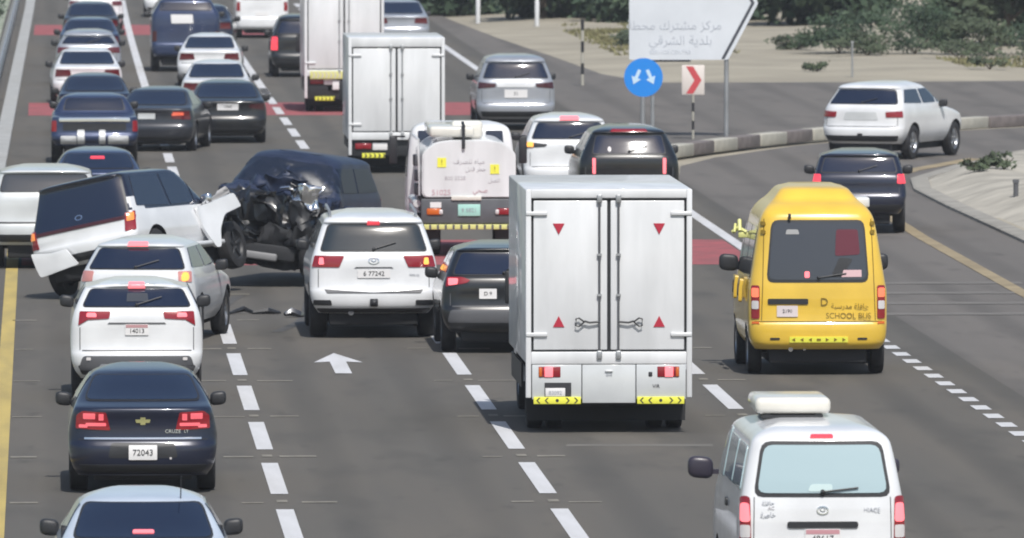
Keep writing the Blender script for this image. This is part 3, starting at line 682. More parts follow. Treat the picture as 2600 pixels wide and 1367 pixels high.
# striped kerb of the island
kp = [(13.15, 240), (13.5, 244.5), (14.2, 248.4), (15.3, 252.2), (16.6, 256.2), (18.1, 260.2), (20.2, 264.6), (23, 269.5), (27, 275), (33, 282), (45, 294)]
def along(path, step):
    out = []; acc = 0
    for (a, b_) in zip(path, path[1:]):
        l = math.hypot(b_[0] - a[0], b_[1] - a[1])
        while acc < l:
            f = acc / l; out.append((a[0] + (b_[0] - a[0]) * f, a[1] + (b_[1] - a[1]) * f, math.atan2(b_[1] - a[1], b_[0] - a[0]))); acc += step
        acc -= l
    return out
isl = thing('traffic_island_kerb', 'curved island kerb painted in dark and cream blocks at the exit', 'kerb', (15.3, 252.2, 0))
km = {}
for i, (x, y, an) in enumerate(along(kp, 2.12)):
    d = i % 2
    if d not in km: o = box('kerb_block', 0, 2.1, 0, .4, 0, .29, KERBD if d else KERBW, isl, .03); km[d] = o.data
    else: o = bpy.data.objects.new('kerb_block', km[d]); COL.objects.link(o); o.parent = isl
    o.location = (x - 15.3, y - 252.2, 0); o.rotation_euler = (0, 0, an)

# sandy verge on the right, rising a little
random.seed(3)
def terrain(name, x0, x1, y0, y1, nx, ny, f, m):
    vs = []; fs = []
    for j in range(ny + 1):
        for i in range(nx + 1):
            x = x0 + (x1 - x0) * i / nx; y = y0 + (y1 - y0) * j / ny; vs.append((x, y, f(x, y)))
    for j in range(ny):
        for i in range(nx): a = j * (nx + 1) + i; fs.append((a, a + 1, a + nx + 2, a + nx + 1))
    return struct(obj(name, vs, fs, m, None, True, 80))
def edge_r(y):
    p = rr
    for (x0, y0), (x1, y1) in zip(p, p[1:]):
        if y0 <= y <= y1: return x0 + (x1 - x0) * (y - y0) / (y1 - y0)
    return p[-1][0]
def zverge(x, y):
    d = x - edge_r(y) - (.9 if y < 214 else max(.1, .9 - (y - 214) * .1)); k = max(0, min(1, d / 1.2))
    return -.06 + k * (.42 + .12 * noise.noise(Vector((x * .5, y * .2, 0)))) if y < 287 else -.06
terrain('sand_verge', 18.3, 50, 120, 286, 70, 90, zverge, SAND2)
def zfar(x, y):
    sx = 17.4 if y < 322 else 16.4 - (y - 322) / 75 * 2.2
    k = max(0, min(1, (x - sx) / 4)) * max(0, min(1, (y - 313 - max(0, x - 17) * .02) / 6)) if x < 60 else 0
    return -.055 + k * (.12 + .15 * noise.noise(Vector((x * .2, y * .08, 3))))
terrain('far_sand', 13.5, 90, 312, 520, 60, 60, zfar, SAND)

# ------------------------------------------------------------------ traffic: the queue in the left lane
G = 'cars queueing on the motorway'
# light silver sedan at the bottom of the picture
t, b = sedan('sedan', 'light ice-silver sedan tailing the dark sedan with the gold emblem', .98, 108.9, ICE, L=4.65, W=1.8, H=1.46, deck=1.0, dl=.42, tilt=.72, lm=RED,
             plt=dict(x=0, z=.84, s='21694', size=.1), third=(1.10, .11, .012, REDHOT))
tube('aerial', [(.38, 1.33, 1.385), (.385, 1.24, 1.62)], .006, PLASTIC, t)
# navy sedan with the gold emblem
t, b = sedan('sedan', 'dark navy sedan with gold cross emblem and lit red tail lights', 1.18, 132.2, NAVY, L=4.6, W=1.79, H=1.48, deck=1.06, dl=.42, tilt=.72,
             lights=[('tail_light', [(-.80, .79), (-.39, .77), (-.44, .985), (-.72, 1.0), (-.79, .95)], RED, .012)],
             plt=dict(x=.0, z=.505, w=.34, h=.17, s='72043', size=.1),
             trims=[('chrome_strip', [(-.7, .66), (.7, .66), (.7, .685), (-.7, .685)], CHROME, .012, .005), ('lower_recess', [(-.42, .44), (.42, .44), (.38, .62), (-.38, .62)], PLASTIC, .004, .04),
                    ('emblem', [(-.09, .9), (-.03, .9), (-.03, .925), (.03, .925), (.03, .9), (.09, .9), (.08, .862), (.03, .862), (.03, .838), (-.03, .838), (-.03, .862), (-.08, .862)], GOLD, .016, .004),
                    ('reflector', [(.32, .425), (.345, .425), (.345, .45), (.32, .45)], CLEARL, .01, .004)])
for sg in (-1, 1):
    for k, (x, z, w, hh) in enumerate(((-.64, .94, .07, .035), (-.56, .84, .12, .02), (-.5, .93, .03, .04), (-.71, .82, .05, .02))):
        c = x * sg; patch('lamp_reflector', [(c - w, z - hh), (c + w, z - hh), (c + w, z + hh), (c - w, z + hh)], b.rear, mat('lamp_inner', (.62, .12, .14), .2, 0, .6, .5, (1, .12, .16), .5), t, .018, .01, .01)
flat_text(b, t, 'CRUZE', .36, .755, .06, CHROME, .014); flat_text(b, t, 'LT', .52, .755, .05, CHROME, .014)
# white crossover with the black lower bumper
t, b = suv('crossover', 'white crossover with wide red tail lights directly ahead of the navy sedan', 1.27, 151.4, WHITE, L=4.6, W=1.82, H=1.66, zb=.42, belt=1.27, slope=.30, wtop=1.57,
           lights=[('tail_light', [(-.80, 1.07), (-.72, 1.15), (-.38, 1.17), (-.36, 1.265), (-.78, 1.265)], RED, .012)], lm=RED, tum=.14,
           plt=dict(x=.0, z=1.02, w=.32, h=.15, s='14013', size=.085, band=mat('plate_band', (.45, .25, .26), .5)), third=(1.61, .12, .018, REDHOT),
           trims=[('bumper_cladding', [(-.80, .46), (.80, .46), (.74, .66), (-.74, .66)], GREYPL, .008, .05), ('skid_plate', [(-.55, .43), (.55, .43), (.5, .55), (-.5, .55)], SILVER, .014, .03),
                  ('chrome_strip', [(-.4, 1.10), (.4, 1.10), (.38, 1.118), (-.38, 1.118)], GREYPL, .01, 0)])
for sg in (-1, 1):
    c = sg * .62; patch('brake_bulb', [(c - .07, 1.19), (c + .07, 1.19), (c + .06, 1.245), (c - .06, 1.245)], b.rear, REDHOT, t, .018, .02, .012)
    c = sg * .66; patch('fog_light', [(c - .03, .6), (c + .03, .6), (c + .03, .64), (c - .03, .64)], b.rear, CLEARL, t, .016, .01)
patch('window_sticker', [(-.14, 1.39), (.16, 1.39), (.15, 1.5), (-.13, 1.5)], b.rear, GLASSV, t, .018, .005, .01)
# white crossover swerving
t, b = suv('crossover', 'white crossover turned slightly right with amber lamp glowing, behind the smashed white car', 1.36, 166.9, PEARL, L=4.6, W=1.8, H=1.6, zb=.38, belt=1.1, slope=.34, wtop=1.46, yaw=9,
           lights=[('tail_light', [(-.84, .96), (-.66, .97), (-.64, 1.12), (-.82, 1.12)], mat('pale_red_lens', (.5, .22, .2), .2, 0, .6, .5), .012)], third=(1.52, .16, .022, REDHOT), rx=.36, ry=.28,
           plt=dict(x=0, z=.85, s='5518', size=.1))
patch('indicator_light', [(.69, .97), (.80, .98), (.79, 1.10), (.70, 1.11)], b.rear, AMBERLIT, t, .02, .05)
# white SUV on the shoulder
t, b = suv('off_roader', 'tall white off-roader on the left shoulder beside the guardrail', 0.02, 193.0, GREYW, L=4.7, W=1.92, H=1.78, zb=.5, belt=1.3, slope=.14, wtop=1.66, tum=.1, wr=.38, rx=.2, ry=.12, glass=GLASSV,
           lights=[('tail_light', [(-.93, 1.0), (-.83, 1.0), (-.83, 1.22), (-.92, 1.22)], RED, .01)], trims=[('bumper_gap', [(-.9, .8), (.9, .8), (.9, .83), (-.9, .83)], PLASTIC, .006, 0)])

# smashed white SUV, twisted and tilted
def crush_white(c):
    k = max(0, (c.y - 3.5) / 1.4)
    if k > 0:
        n = noise.noise_vector(c * 2.3) * .22 * k
        c = c + n; c.y -= .95 * k * (1 if c.x > 0 else .7); c.z += .06 * k
    k2 = max(0, min(1, (.5 - c.y) / .5)) * max(0, (.9 - c.z)) * max(0, -c.x)
    c.y += .5 * k2
    return c
t, b = suv('smashed_off_roader', 'smashed white off-roader with black roof, tilted sideways, its bumper hanging off', .74, 181.4, WHITE, L=4.9, W=1.96, H=1.86, zb=.5, belt=1.12, slope=.2, wtop=1.72, tum=.14, yaw=25, roll=-12, z=.2, wr=.4, rx=.22, ry=.14, group='crashed cars', darkrim=True,
           deform=crush_white, lights=[('tail_light', [(-.96, .8), (-.80, .8), (-.82, 1.1), (-.95, 1.12)], RED, .014), ('indicator_light', [(-.94, .96), (-.84, .96), (-.85, 1.08), (-.93, 1.09)], mat('amber_dim_lit', (.7, .2, .04), .2, 0, .6, .5, (1, .3, .06), .45), .026)], seam=False, third=None,
           win=([(-.86, 1.06), (.86, 1.06), (.72, 1.74), (-.72, 1.74)], .05), mirrors=(3.05, 1.2), mirm=CHROME)
bo = [c for c in t.children if c.name.startswith('body')][0].data; bo.materials.append(NAVY)
for q in bo.polygons:
    c = q.center
    if c.z > 1.13 and not (abs(c.x) > .6 and .28 < c.y < .62 + (1.5 - c.z) * .3 and c.z < 1.42) and c.y < 3.6: q.material_index = 2
    if c.y > 3.35 and c.z < 1.2: q.material_index = 1
patch('dark_band', [(-.84, 1.0), (.84, 1.0), (.84, 1.06), (-.84, 1.06)], b.rear, MAROON, t, .012, .01)
ring(b, t, 'emblem', 0, 1.18, .07, .045, .3, CHROME, .014)
# hanging bumper and bent wing
patch('hanging_bumper', [(-.97, .66), (-.6, .62), (-.3, .64), (-.2, .48), (-.12, .32), (-.5, .29), (-.86, .25), (-.92, .45)], lambda u, v, o: Vector((u, -.05 - o - .25 * (.6 - v) * (v - .05) + .06 * abs(u), v)) + noise.noise_vector(Vector((u * 2, v * 4, 1))) * .025 + Vector((.04, 0, .09)), WHITE, t, .015, .04, .05)
patch('bent_wing', [(2.62, 1.06), (3.1, 1.14), (3.74, 1.24), (3.88, 1.0), (3.6, .99), (3.36, .88), (3.18, .66), (3.1, .36), (2.96, .36), (2.72, .7)], lambda u, v, o: Vector((1.0 + .2 * max(0, u - 2.7) + o, u, v)) + noise.noise_vector(Vector((u * 1.3, v * 1.3, 5))) * .035, WHITE, t, .02, .05, .05)
box('running_board', .9, 1.06, 1.5, 3.4, .42, .5, STEELW, t, .03)

# dark smashed car facing the camera, nose in the air
def crush_dark(c):
    k = max(0, min(1.5, (c.y - 2.7) / 1.5))
    if k > 0:
        n1 = noise.noise_vector(c * 1.6 + Vector((4, 1, 2))); n2 = noise.noise_vector(c * 3.7 + Vector((1, 7, 2)))
        fold = Vector((.25 - abs(n1.x), .25 - abs(n1.y), .25 - abs(n1.z))) * .34 * k + Vector((.2 - abs(n2.x), .2 - abs(n2.y), .2 - abs(n2.z))) * .16 * k
        c = c + fold; c.y -= .42 * k * (1.0 if c.x < 0 else .6); c.z += .14 * k * max(0, 1 - abs(c.x - .2)) * (1 if c.z > .9 else .1)
    return c
t, b = suv('smashed_dark_car', 'smashed dark blue car facing backwards, nose crumpled and raised', 4.8, 190.4, WRECKBLUE, L=4.9, W=2.0, H=2.02, zb=.42, belt=1.38, slope=.3, yaw=197, pitch=2, roll=-7, z=.13, wr=.44, darkrim=True, group='crashed cars', deform=crush_dark, mirrors=(2.9, 1.15), mirm=WRECKBLUE, glass=DULLGLASS)
bo = [c for c in t.children if c.name.startswith('body')][0].data; bo.materials.append(BLACK)
for q in bo.polygons:
    if q.material_index == 0 and q.center.y > 2.9 + .5 * noise.noise(q.center * 2) and q.center.z < 1.3 + .25 * noise.noise(q.center * 1.5): q.material_index = 2
bm = bmesh.new(); box_into(bm, -.7, .9, 3.2, 4.4, .14, .8)
bmesh.ops.subdivide_edges(bm, edges=bm.edges[:], cuts=14, use_grid_fill=True)
for v in bm.verts:
    c = v.co; k = 1 - .16 * (abs(c.x) / .9) ** 3; c.y = 3.2 + (c.y - 3.2) * k; v.co = c + noise.noise_vector(c * 2.2) * .16 + noise.noise_vector(c * 6) * .07; v.co.z = max(.06, v.co.z)
obm('engine_bay', bm, UNDER, t, True, 30)
random.seed(12)
for k in range(6):
    x = -.45 - random.random() * .5; z = 1.1 + random.random() * .5; y = 4.25 + random.random() * .35
    bm = bmesh.new(); q = [Vector((random.uniform(-.13, .13), random.uniform(-.04, .04), random.uniform(-.06, .06))) for _ in range(4)]
    tube_into(bm, [Vector((x, y, z)) + w for w in q], [.02, .03, .03, .012], 6); obm('torn_chrome', bm, CHROME if k % 3 == 0 else PLASTIC, t, True)
for nm, cx, cz, cy, w_, h_, mm in (('broken_headlight', -.74, 1.36, 4.52, .26, .17, CHROME), ('crumpled_bonnet_edge', -.2, 1.52, 4.3, .5, .12, WRECKBLUE), ('torn_liner', -.72, .85, 4.55, .2, .35, PLASTIC)):
    bm = bmesh.new(); V = {}
    for i in range(13):
        for j in range(9):
            u, v = i / 6 - 1, j / 4 - 1; q = Vector((cx + w_ * u, cy - .12 * u * u, cz + h_ * v)); V[i, j] = bm.verts.new(q + noise.noise_vector(q * 5) * .13 + noise.noise_vector(q * 11) * .05)
    for i in range(12):
        for j in range(8): bm.faces.new((V[i, j], V[i + 1, j], V[i + 1, j + 1], V[i, j + 1]))
    o = obm(nm, bm, mm, t, True, 50); o.modifiers.new('s', 'SOLIDIFY').thickness = .015
bm = bmesh.new(); V = {}
for i in range(7):
    for j in range(7):
        u, v = i / 6, j / 6
        V[i, j] = bm.verts.new(Vector((-.98 - .32 * u, 1.0 + 2.0 * u, .5 + .62 * v)) + noise.noise_vector(Vector((u * 3, v * 3, 9))) * .1)
for i in range(6):
    for j in range(6): bm.faces.new((V[i, j], V[i + 1, j], V[i + 1, j + 1], V[i, j + 1]))
o = obm('torn_door', bm, NAVY, t, True, 60); o.modifiers.new('s', 'SOLIDIFY').thickness = .03
box('bumper_beam', -.42, .62, 4.5, 4.6, .2, .33, mat('scuffed_grey', (.2, .2, .205), .6), t, .03)
# debris on the carriageway
def debris(label, x, y, pts, m, r):
    t = thing('debris', label, 'debris', (x, y, 0), 0, 'debris from the crash'); bm = bmesh.new(); tube_into(bm, pts, r, 6)
    for v in bm.verts: v.co.z = max(.004, v.co.z)
    obm('broken_piece', bm, m, t, True, 40)
debris('broken black trim strip lying on the road below the dark wreck', 3.3, 176.6, [(-.35, 0, .02), (-.1, .3, .08), (.05, .1, .03), (.3, .2, .05), (.48, .0, .03)], PLASTIC, [.02, .05, .03, .06, .02])
debris('small shiny broken part lying beside the black trim strip', 3.95, 175.6, [(-.12, 0, .05), (0, .1, .09), (.12, 0, .04), (.2, .15, .03)], CHAR, [.03, .08, .07, .02])
# white wagon with the spare tow ball in the middle lane
t, b = suv('large_off_roader', 'large white off-roader with tow ball, rear screen glinting, just ahead of the lane arrow', 5.05, 168.8, WHITE, L=4.98, W=1.96, H=1.92, zb=.47, belt=1.29, slope=.28, wtop=1.74, tum=.15, wr=.4, tw=.27, rx=.24, ry=.14, lowb=.0,
           lights=[('tail_light', [(-.94, 1.1), (-.53, 1.1), (-.45, 1.27), (-.9, 1.27)], RED, .014)], third=(1.775, .1, .022, REDLIT),
           plt=dict(x=0, z=1.0, w=.50, h=.13, s='6 77242', size=.1), glass=GLASSG, mirrors=(3.1, 1.32),
           trims=[('tailgate_line', [(-.72, .7), (.72, .7), (.76, .76), (.74, .76), (.7, .715), (-.7, .715), (-.74, .76), (-.76, .76)], GREYPL, .006, .0),
                  ('plate_garnish', [(-.3, 1.085), (.3, 1.085), (.27, 1.105), (-.27, 1.105)], GREYPL, .01, 0)], seam=False)
for sg in (-1, 1):
    c = sg * .8; patch('indicator_light', [(c - .04, 1.14), (c + .04, 1.14), (c + .03, 1.24), (c - .03, 1.24)], b.rear, AMBERLIT if sg > 0 else REDHOT, t, .02, .02)
    c = sg * .78; patch('bumper_reflector', [(c - .14, .52), (c + .14, .52), (c + .12, .6), (c - .14, .6)], b.rear, PLASTIC, t, .012, .02)
    tube('roof_rail', [(sg * .66, .55, 1.86), (sg * .66, .65, 1.93), (sg * .66, 2.9, 1.95), (sg * .66, 3.1, 1.88)], .022, STEEL, t)
ring(b, t, 'emblem', 0, 1.2, .085, .055, .22, CHROME); ring(b, t, 'emblem', 0, 1.215, .04, .03, .3, CHROME, .014)
bm = bmesh.new(); bmesh.ops.create_uvsphere(bm, u_segments=10, v_segments=8, radius=.055, matrix=Matrix.Translation((0, -.1, .56))); box_into(bm, -.06, .06, -.06, .1, .5, .62, .01, 1); obm('tow_ball', bm, PLASTIC, t, True)
tube('exhaust', [(-.35, .1, .4), (-.35, .7, .42)], .045, GREYPL, t)
box('fuel_tank', -.3, .25, .5, .95, .34, .5, GREYPL, t, .05)
flat_text(b, t, 'GXR V6', .62, .98, .045, INKGREY, .008)
# black crossover half hidden by the box truck
t, b = suv('crossover', 'black crossover with lit red tail light half hidden behind the box truck', 6.86, 164.3, BLACK, L=4.6, W=1.86, H=1.62, zb=.4, belt=1.12, slope=.36, wtop=1.5,
           lights=[('tail_light', [(-.86, 1.0), (-.55, 1.06), (-.5, 1.1), (-.62, 1.14), (-.84, 1.14)], RED, .014)], plt=dict(x=-.24, z=.9, w=.26, h=.15, s='D 9', size=.08, band=None),
           trims=[('bumper_cladding', [(-.84, .47), (.84, .47), (.8, .66), (-.8, .66)], GREYPL, .008, .05)], mirrors=(2.8, 1.1))
for sg in (-1, 1):
    c = sg * .74; patch('brake_bulb', [(c - .08, 1.02), (c + .05, 1.04), (c + .06, 1.12), (c - .08, 1.12)], b.rear, REDHOT, t, .02, .02, .012)

# ------------------------------------------------------------------ trucks
box_truck('white box truck with red triangle reflectors and yellow chevron strips', 7.40, 144.3)
box_truck('plain white box truck with tall grey door bars, ahead of the tanker', 7.66, 239.5, W=2.1, z0=.38, zd0=.92, H=2.96, Lb=4.6, rich=False, panel=False, doors=(2.72,))
tk = box_truck('tall white box truck with a yellow chevron band under its doors', 7.72, 283.5, W=2.05, z0=.34, zd0=1.12, H=3.35, Lb=5.0, rich=False, panel=False, doors=(3.2,))
st = box('chevron_band', -.88, .05, -.03, -.004, .86, 1.06, PALEYEL, tk, .005)
for k in range(8): extrude_poly('chevron_mark', [(-.82 + k * .11, .88), (-.79 + k * .11, .88), (-.75 + k * .11, .96), (-.79 + k * .11, 1.04), (-.82 + k * .11, 1.04), (-.78 + k * .11, .96)], -.034, -.03, INKPALE, st)
box('number_plate', -.3, -.02, .03, .06, .58, .82, PLATE, tk, .005); box('number_plate', .2, .36, .03, .06, .55, .78, PLATE, tk, .005)

def tanker():
    t = thing('tanker_truck', 'small white tanker truck with yellow warning labels and green number plate', 'truck', (7.62, 197.6, 0))
    prof = [(-.8, 1.07), (.8, 1.07), (.84, 1.14), (.84, 1.84), (.78, 1.93), (.6, 2.06), (.34, 2.1), (-.34, 2.1), (-.6, 2.06), (-.78, 1.93), (-.84, 1.84), (-.84, 1.14)]
    tank = extrude_poly('tank', round_poly(prof, .06, 3), .06, 3.6, TRUCKW, t)
    extrude_poly('tank_rear_plate', round_poly([(x * .97, 1.6 + (z - 1.6) * .97) for x, z in prof], .06, 3), .03, .07, TRUCKW, t)
    hs = box('hose_tray', -.7, .1, .2, 3.2, 2.15, 2.34, CREAM, t, .05); box('manhole', -.28, .28, .9, 1.5, 2.1, 2.42, CREAM, t, .06)
    tube('ladder_rail', [(-.1, .0, 1.95), (-.1, .0, 2.36), (-.1, .4, 2.4)], .03, PLASTIC, t)
    tube('hand_rail', [(-.88, .3, 1.1), (-.9, .3, 2.1), (-.9, 3.2, 2.1)], .025, STEELW, t)
    tube('side_hose', [(-.92, .4, .95), (-.95, 1.6, 1.0), (-.93, 3.0, .95)], .07, STEELW, t)
    for k, (z, y) in enumerate(((1.45, .5), (1.2, .6), (1.7, 1.2))): box('side_cabinet', -.96, -.86, y, y + .4, z - .1, z + .1, GREYPL, t, .02)
    for cx, cz in ((-.49, 1.7), (.46, 1.58)):
        l = extrude_poly('warning_label', [(cx - .08, cz - .085), (cx + .08, cz - .085), (cx + .08, cz + .085), (cx - .08, cz + .085)], .02, .03, HIYEL, t); text('lettering', '!', .13, BROWNINK, l, (cx, .018, cz))
    for s, x, z, sz in ((arabic('مياه للصرف'), 0, 1.72, .12), (arabic('خطر قابل'), .12, 1.58, .1), ('800 5528', -.25, 1.42, .1), (arabic('اتصل'), .45, 1.38, .1), ('51025', -.5, 1.16, .14), (arabic('صحي'), .2, 1.2, .12)):
        text('lettering', s, sz, INKPALE if z > 1.2 else mat('faded_red_ink', (.5, .33, .36), .6), t, (x, .026, z))
    rp = box('rear_panel', -.86, .86, .02, .14, .6, 1.05, mat('dark_grey_panel', (.085, .09, .1), .5, var=.15, scale=3), t, .02)
    box('plate_lamp_bar', -.32, .22, -.01, .03, 1.02, 1.1, CREAM, t, .01)
    pl = box('number_plate', -.2, .2, -.005, .02, .74, .95, PLATEG, t, .006); text('lettering', '9 5821', .1, INKGREY, pl, (0, -.009, .845))
    for sg in (-1, 1):
        xa, xb = sorted((sg * .5, sg * .76)); l = box('tail_light', xa, xb, -.01, .02, .76, .88, AMBER if sg < 0 else RED, t, .02)
        xa, xb = sorted((sg * .47, sg * .54)); box('reversing_lens', xa, xb, -.018, .01, .77, .86, CLEARL, l, .02)
    box('paper_label', -.7, -.5, .005, .02, .89, .99, PLATE, t)
    st = box('reflective_strip', -.92, .92, -.03, .02, .5, .59, PALEYEL, t, .008)
    for k in range(13): box('strip_mark', -.86 + k * .14, -.82 + k * .14, -.034, -.02, .505, .585, GREYPL, st)
    bm = bmesh.new(); box_into(bm, -.42, -.34, .1, 5.2, .5, .7); box_into(bm, .34, .42, .1, 5.2, .5, .7); box_into(bm, -.8, .8, .8, 3.6, .72, 1.06); obm('chassis', bm, UNDER, t)
    for x in (-.82, -.58, .82, .58): wheel(t, x, 1.2, .38, .2, 1 if x > 0 else -1)
    for sg in (-1, 1): wheel(t, sg * .82, 4.4, .38, .2, sg); box('mudguard', *sorted((sg * .94, sg * .5)), .74, .76, .2, .75, PLASTIC, t)
    c = Body([(3.75, .5), (3.75, 1.4), (3.8, 2.1), (3.9, 2.26), (4.3, 2.32)], [(5.4, .4), (5.5, .6), (5.45, 1.2), (5.05, 2.05), (4.85, 2.26), (4.6, 2.32)], [(.92, .4), (.99, .6), (.99, 1.35), (.93, 2.1), (.82, 2.26), (.5, 2.32)], rx=.1, ry=.08)
    c.mesh('cab', TRUCKW, t)
    patch('windscreen', [(-.8, 1.3), (.8, 1.3), (.75, 2.0), (-.75, 2.0)], c.fro, GLASS, t, .006, .06)
    for sg in (-1, 1):
        patch('side_window', [(4.05, 1.3), (5.1, 1.3), (4.85, 2.0), (4.05, 2.0)], c.side(sg), GLASS, t, .006, .06)
        xx = sg * .62; patch('cab_rear_window', [(xx - .17, 1.7), (xx + .17, 1.7), (xx + .14, 2.15), (xx - .17, 2.15)], c.rear, GLASS, t, .006, .03)
        tube('mirror_arm', [(sg * .98, 5.2, 2.0), (sg * 1.2, 5.3, 2.0)], .015, PLASTIC, t); box('mirror', *sorted((sg * 1.12, sg * 1.27)), 5.27, 5.32, 1.5, 2.0, PLASTIC, t, .02)
tanker()

# ------------------------------------------------------------------ yellow school van and white minibus
def school_van():
    L, W = 4.2, 2.0
    H = 2.45; h = W / 2; zb = .44
    b = Body([(.1, zb - .06), (.02, zb), (0, zb + .08), (0, zb + .3), (.04, zb + .34), (.05, 1.3), (.2, 2.2), (.25, 2.34), (.42, 2.44), (.62, 2.5), (.72, 2.6), (.85, 2.68), (1.2, 2.71), (2.0, 2.72)],
             [(L - .12, zb - .06), (L, zb + .1), (L - .02, zb + .45), (L - .12, 1.0), (L - .37, 1.2), (L - .9, 2.25), (L - 1.1, 2.42), (L - 1.3, 2.52), (L - 1.5, 2.66), (2.2, 2.72)],
             [(h - .1, zb - .06), (h - .02, zb + .05), (h, zb + .3), (h, 1.2), (h - .02, 1.3), (h - .16, 2.2), (h - .22, 2.34), (h - .3, 2.44), (h - .38, 2.5), (h - .46, 2.6), (h - .52, 2.68), (h - .7, 2.72)], rx=.22, ry=.16)
    t, b = vehicle('school_van', 'yellow school van with lettering and a raised roof', 'van', 11.13, 158.1, b, L, W, YELLOW, wr=.34, tw=.2, zb=.4, win=([(-.72, 1.38), (.7, 1.38), (.64, 2.2), (-.64, 2.2)], .1), glass=GLASSV,
                   sidewins=[[(.45, 1.4), (1.5, 1.4), (1.5, 2.12), (.5, 2.12)], [(1.6, 1.4), (2.6, 1.4), (2.6, 2.12), (1.6, 2.12)], [(2.7, 1.4), (3.35, 1.4), (3.2, 2.08), (2.7, 2.1)]], mirrors=None, front=(1.35, 2.15), ax=(.85, 3.5))
    patch('window_seal', [(-.75, 1.35), (.73, 1.35), (.67, 2.23), (-.67, 2.23)], b.rear, PLASTIC, t, .003, .11)
    box('roof_box', .62, .82, 1.2, 1.8, 2.38, 2.52, STEELW, t, .02)
    for sg in (-1, 1):
        c = sg * .9; h = patch('tail_light', [(c - .055, .82), (c + .055, .82), (c + .055, 1.3), (c - .055, 1.3)], b.rear, RED, t, .014, .03)
        patch('brake_lens', [(c - .045, 1.13), (c + .045, 1.13), (c + .045, 1.26), (c - .045, 1.26)], b.rear, mat('orange_brake_lit', (.8, .1, .04), .2, 0, .5, .4, (1, .22, .12), .9), h, .022, .02)
        patch('reversing_lens', [(c - .045, .96), (c + .045, .96), (c + .045, 1.08), (c - .045, 1.08)], b.rear, CLEARL, h, .022, .02)
        patch('reflector', [(c - .05, .745), (c + .05, .745), (c + .05, .78), (c - .05, .78)], b.rear, AMBER, t, .012, .005)
        c = sg * .63; patch('bumper_slot', [(c - .07, .52), (c + .07, .52), (c + .07, .55), (c - .07, .55)], b.rear, PLASTIC, t, .008, .01)
        for z in (2.18, 2.06): patch('marker_lamp', [(sg * .78 - .03, z - .03), (sg * .78 + .03, z - .03), (sg * .78 + .03, z + .03), (sg * .78 - .03, z + .03)], b.rear, BROWNINK, t, .02, .02)
    patch('plate_garnish', [(-.73, 1.03), (-.15, 1.03), (-.15, 1.11), (-.73, 1.11)], b.rear, PLASTIC, t, .016, .02)
    pl = plate(b, t, -.45, .93, .3, .16, mat('plate_pinkish', (.62, .55, .55), .5), '2190', .07)
    d = flat_text(b, t, 'D', .08, 1.06, .16, BROWNINK); flat_text(b, t, arabic('حافلة مدرسية'), .45, 1.0, .1, BROWNINK); flat_text(b, t, 'SCHOOL BUS', .43, .86, .118, BROWNINK, sx=.92)
    st = patch('chevron_strip', [(-.42, .485), (.42, .485), (.42, .565), (-.42, .565)], b.rear, HIYEL, t, .012, 0)
    for k in range(7):
        x = -.36 + k * .12; dr = -1 if k < 3 else 1
        q = [(x - .02 * dr, .5), (x + .025 * dr, .525), (x - .02 * dr, .55)] if k != 3 else [(x - .03, .51), (x + .03, .51), (x + .03, .54), (x - .03, .54)]
        patch('chevron_mark', q, b.rear, BROWNINK, st, .018, 0, .008)
    patch('window_paper', [(.33, 1.42), (.62, 1.42), (.62, 1.52), (.36, 1.52)], b.rear, PINKP, t, .018, .005, .01); patch('red_curtain', [(.24, 1.72), (.6, 1.74), (.57, 2.1), (.26, 2.1)], b.rear, REDSEAT, t, .018, .04, .01)
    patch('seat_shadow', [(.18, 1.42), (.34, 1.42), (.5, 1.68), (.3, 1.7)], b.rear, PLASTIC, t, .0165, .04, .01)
    patch('high_brake_light', [(-.2, 1.41), (-.13, 1.41), (-.13, 1.5), (-.2, 1.5)], b.rear, REDHOT, t, .02, .02); patch('interior_lamp', [(-.47, 2.03), (-.27, 2.03), (-.29, 2.1), (-.45, 2.1)], b.rear, mat('dull_white', (.3, .3, .3), .5), t, .018, .02)
    box('washer_jet', -.43, -.39, .16, .22, 2.25, 2.33, PLASTIC, t, .01); box('washer_jet', .0, .04, .74, .78, 2.46, 2.51, BROWNINK, t, .01)
    mr = mirror_part(t, -1.03, 3.2, 1.5, -1, PLASTIC, 1.45); mirror_part(t, 1.03, 3.2, 1.5, 1, PLASTIC, 1.45)
    for k, y in enumerate((1.1, 2.2)):
        f = b.side(-1); patch('stop_board', [(y, 1.02), (y + .42, 1.02), (y + .42, 1.34), (y, 1.34)], f, YELLOW, t, .09, .03, .05); patch('board_mark', [(y + .15, 1.1), (y + .25, 1.1), (y + .25, 1.26), (y + .15, 1.26)], f, INK, t, .097, .01, .005)
    box('stop_arm_bracket', -1.02, -.86, 2.2, 2.28, 1.9, 1.98, PALEYEL, t, .01)
    bm = bmesh.new(); tube_into(bm, [(-.9, 2.2, 1.98), (-1.02, 2.25, 2.05), (-1.1, 2.3, 1.98)], .03, 6); tube_into(bm, [(-1.0, 2.2, 2.0), (-1.0, 2.3, 2.16)], .03, 6); tube_into(bm, [(-1.08, 2.2, 1.98), (-1.06, 2.3, 2.1)], .02, 6); obm('stop_arm', bm, PALEYEL, t, True)
    for sg in (-1, 1): patch('tailgate_joint', [(sg * .82 - .006, .8), (sg * .82 + .006, .8), (sg * .77 + .006, 2.25), (sg * .77 - .006, 2.25)], b.rear, BROWNINK, t, .004, 0, .01)
    patch('bumper_joint', [(-.92, .775), (.92, .775), (.92, .79), (-.92, .79)], b.rear, BROWNINK, t, .004, 0, .01); add_wiper(t, b, 1.41, .4, .03)
    tube('exhaust', [(-.4, .08, .38), (-.4, .5, .4)], .035, CHROME, t); tube('exhaust', [(-.2, .1, .38), (-.2, .5, .4)], .02, CHROME, t)
school_van()
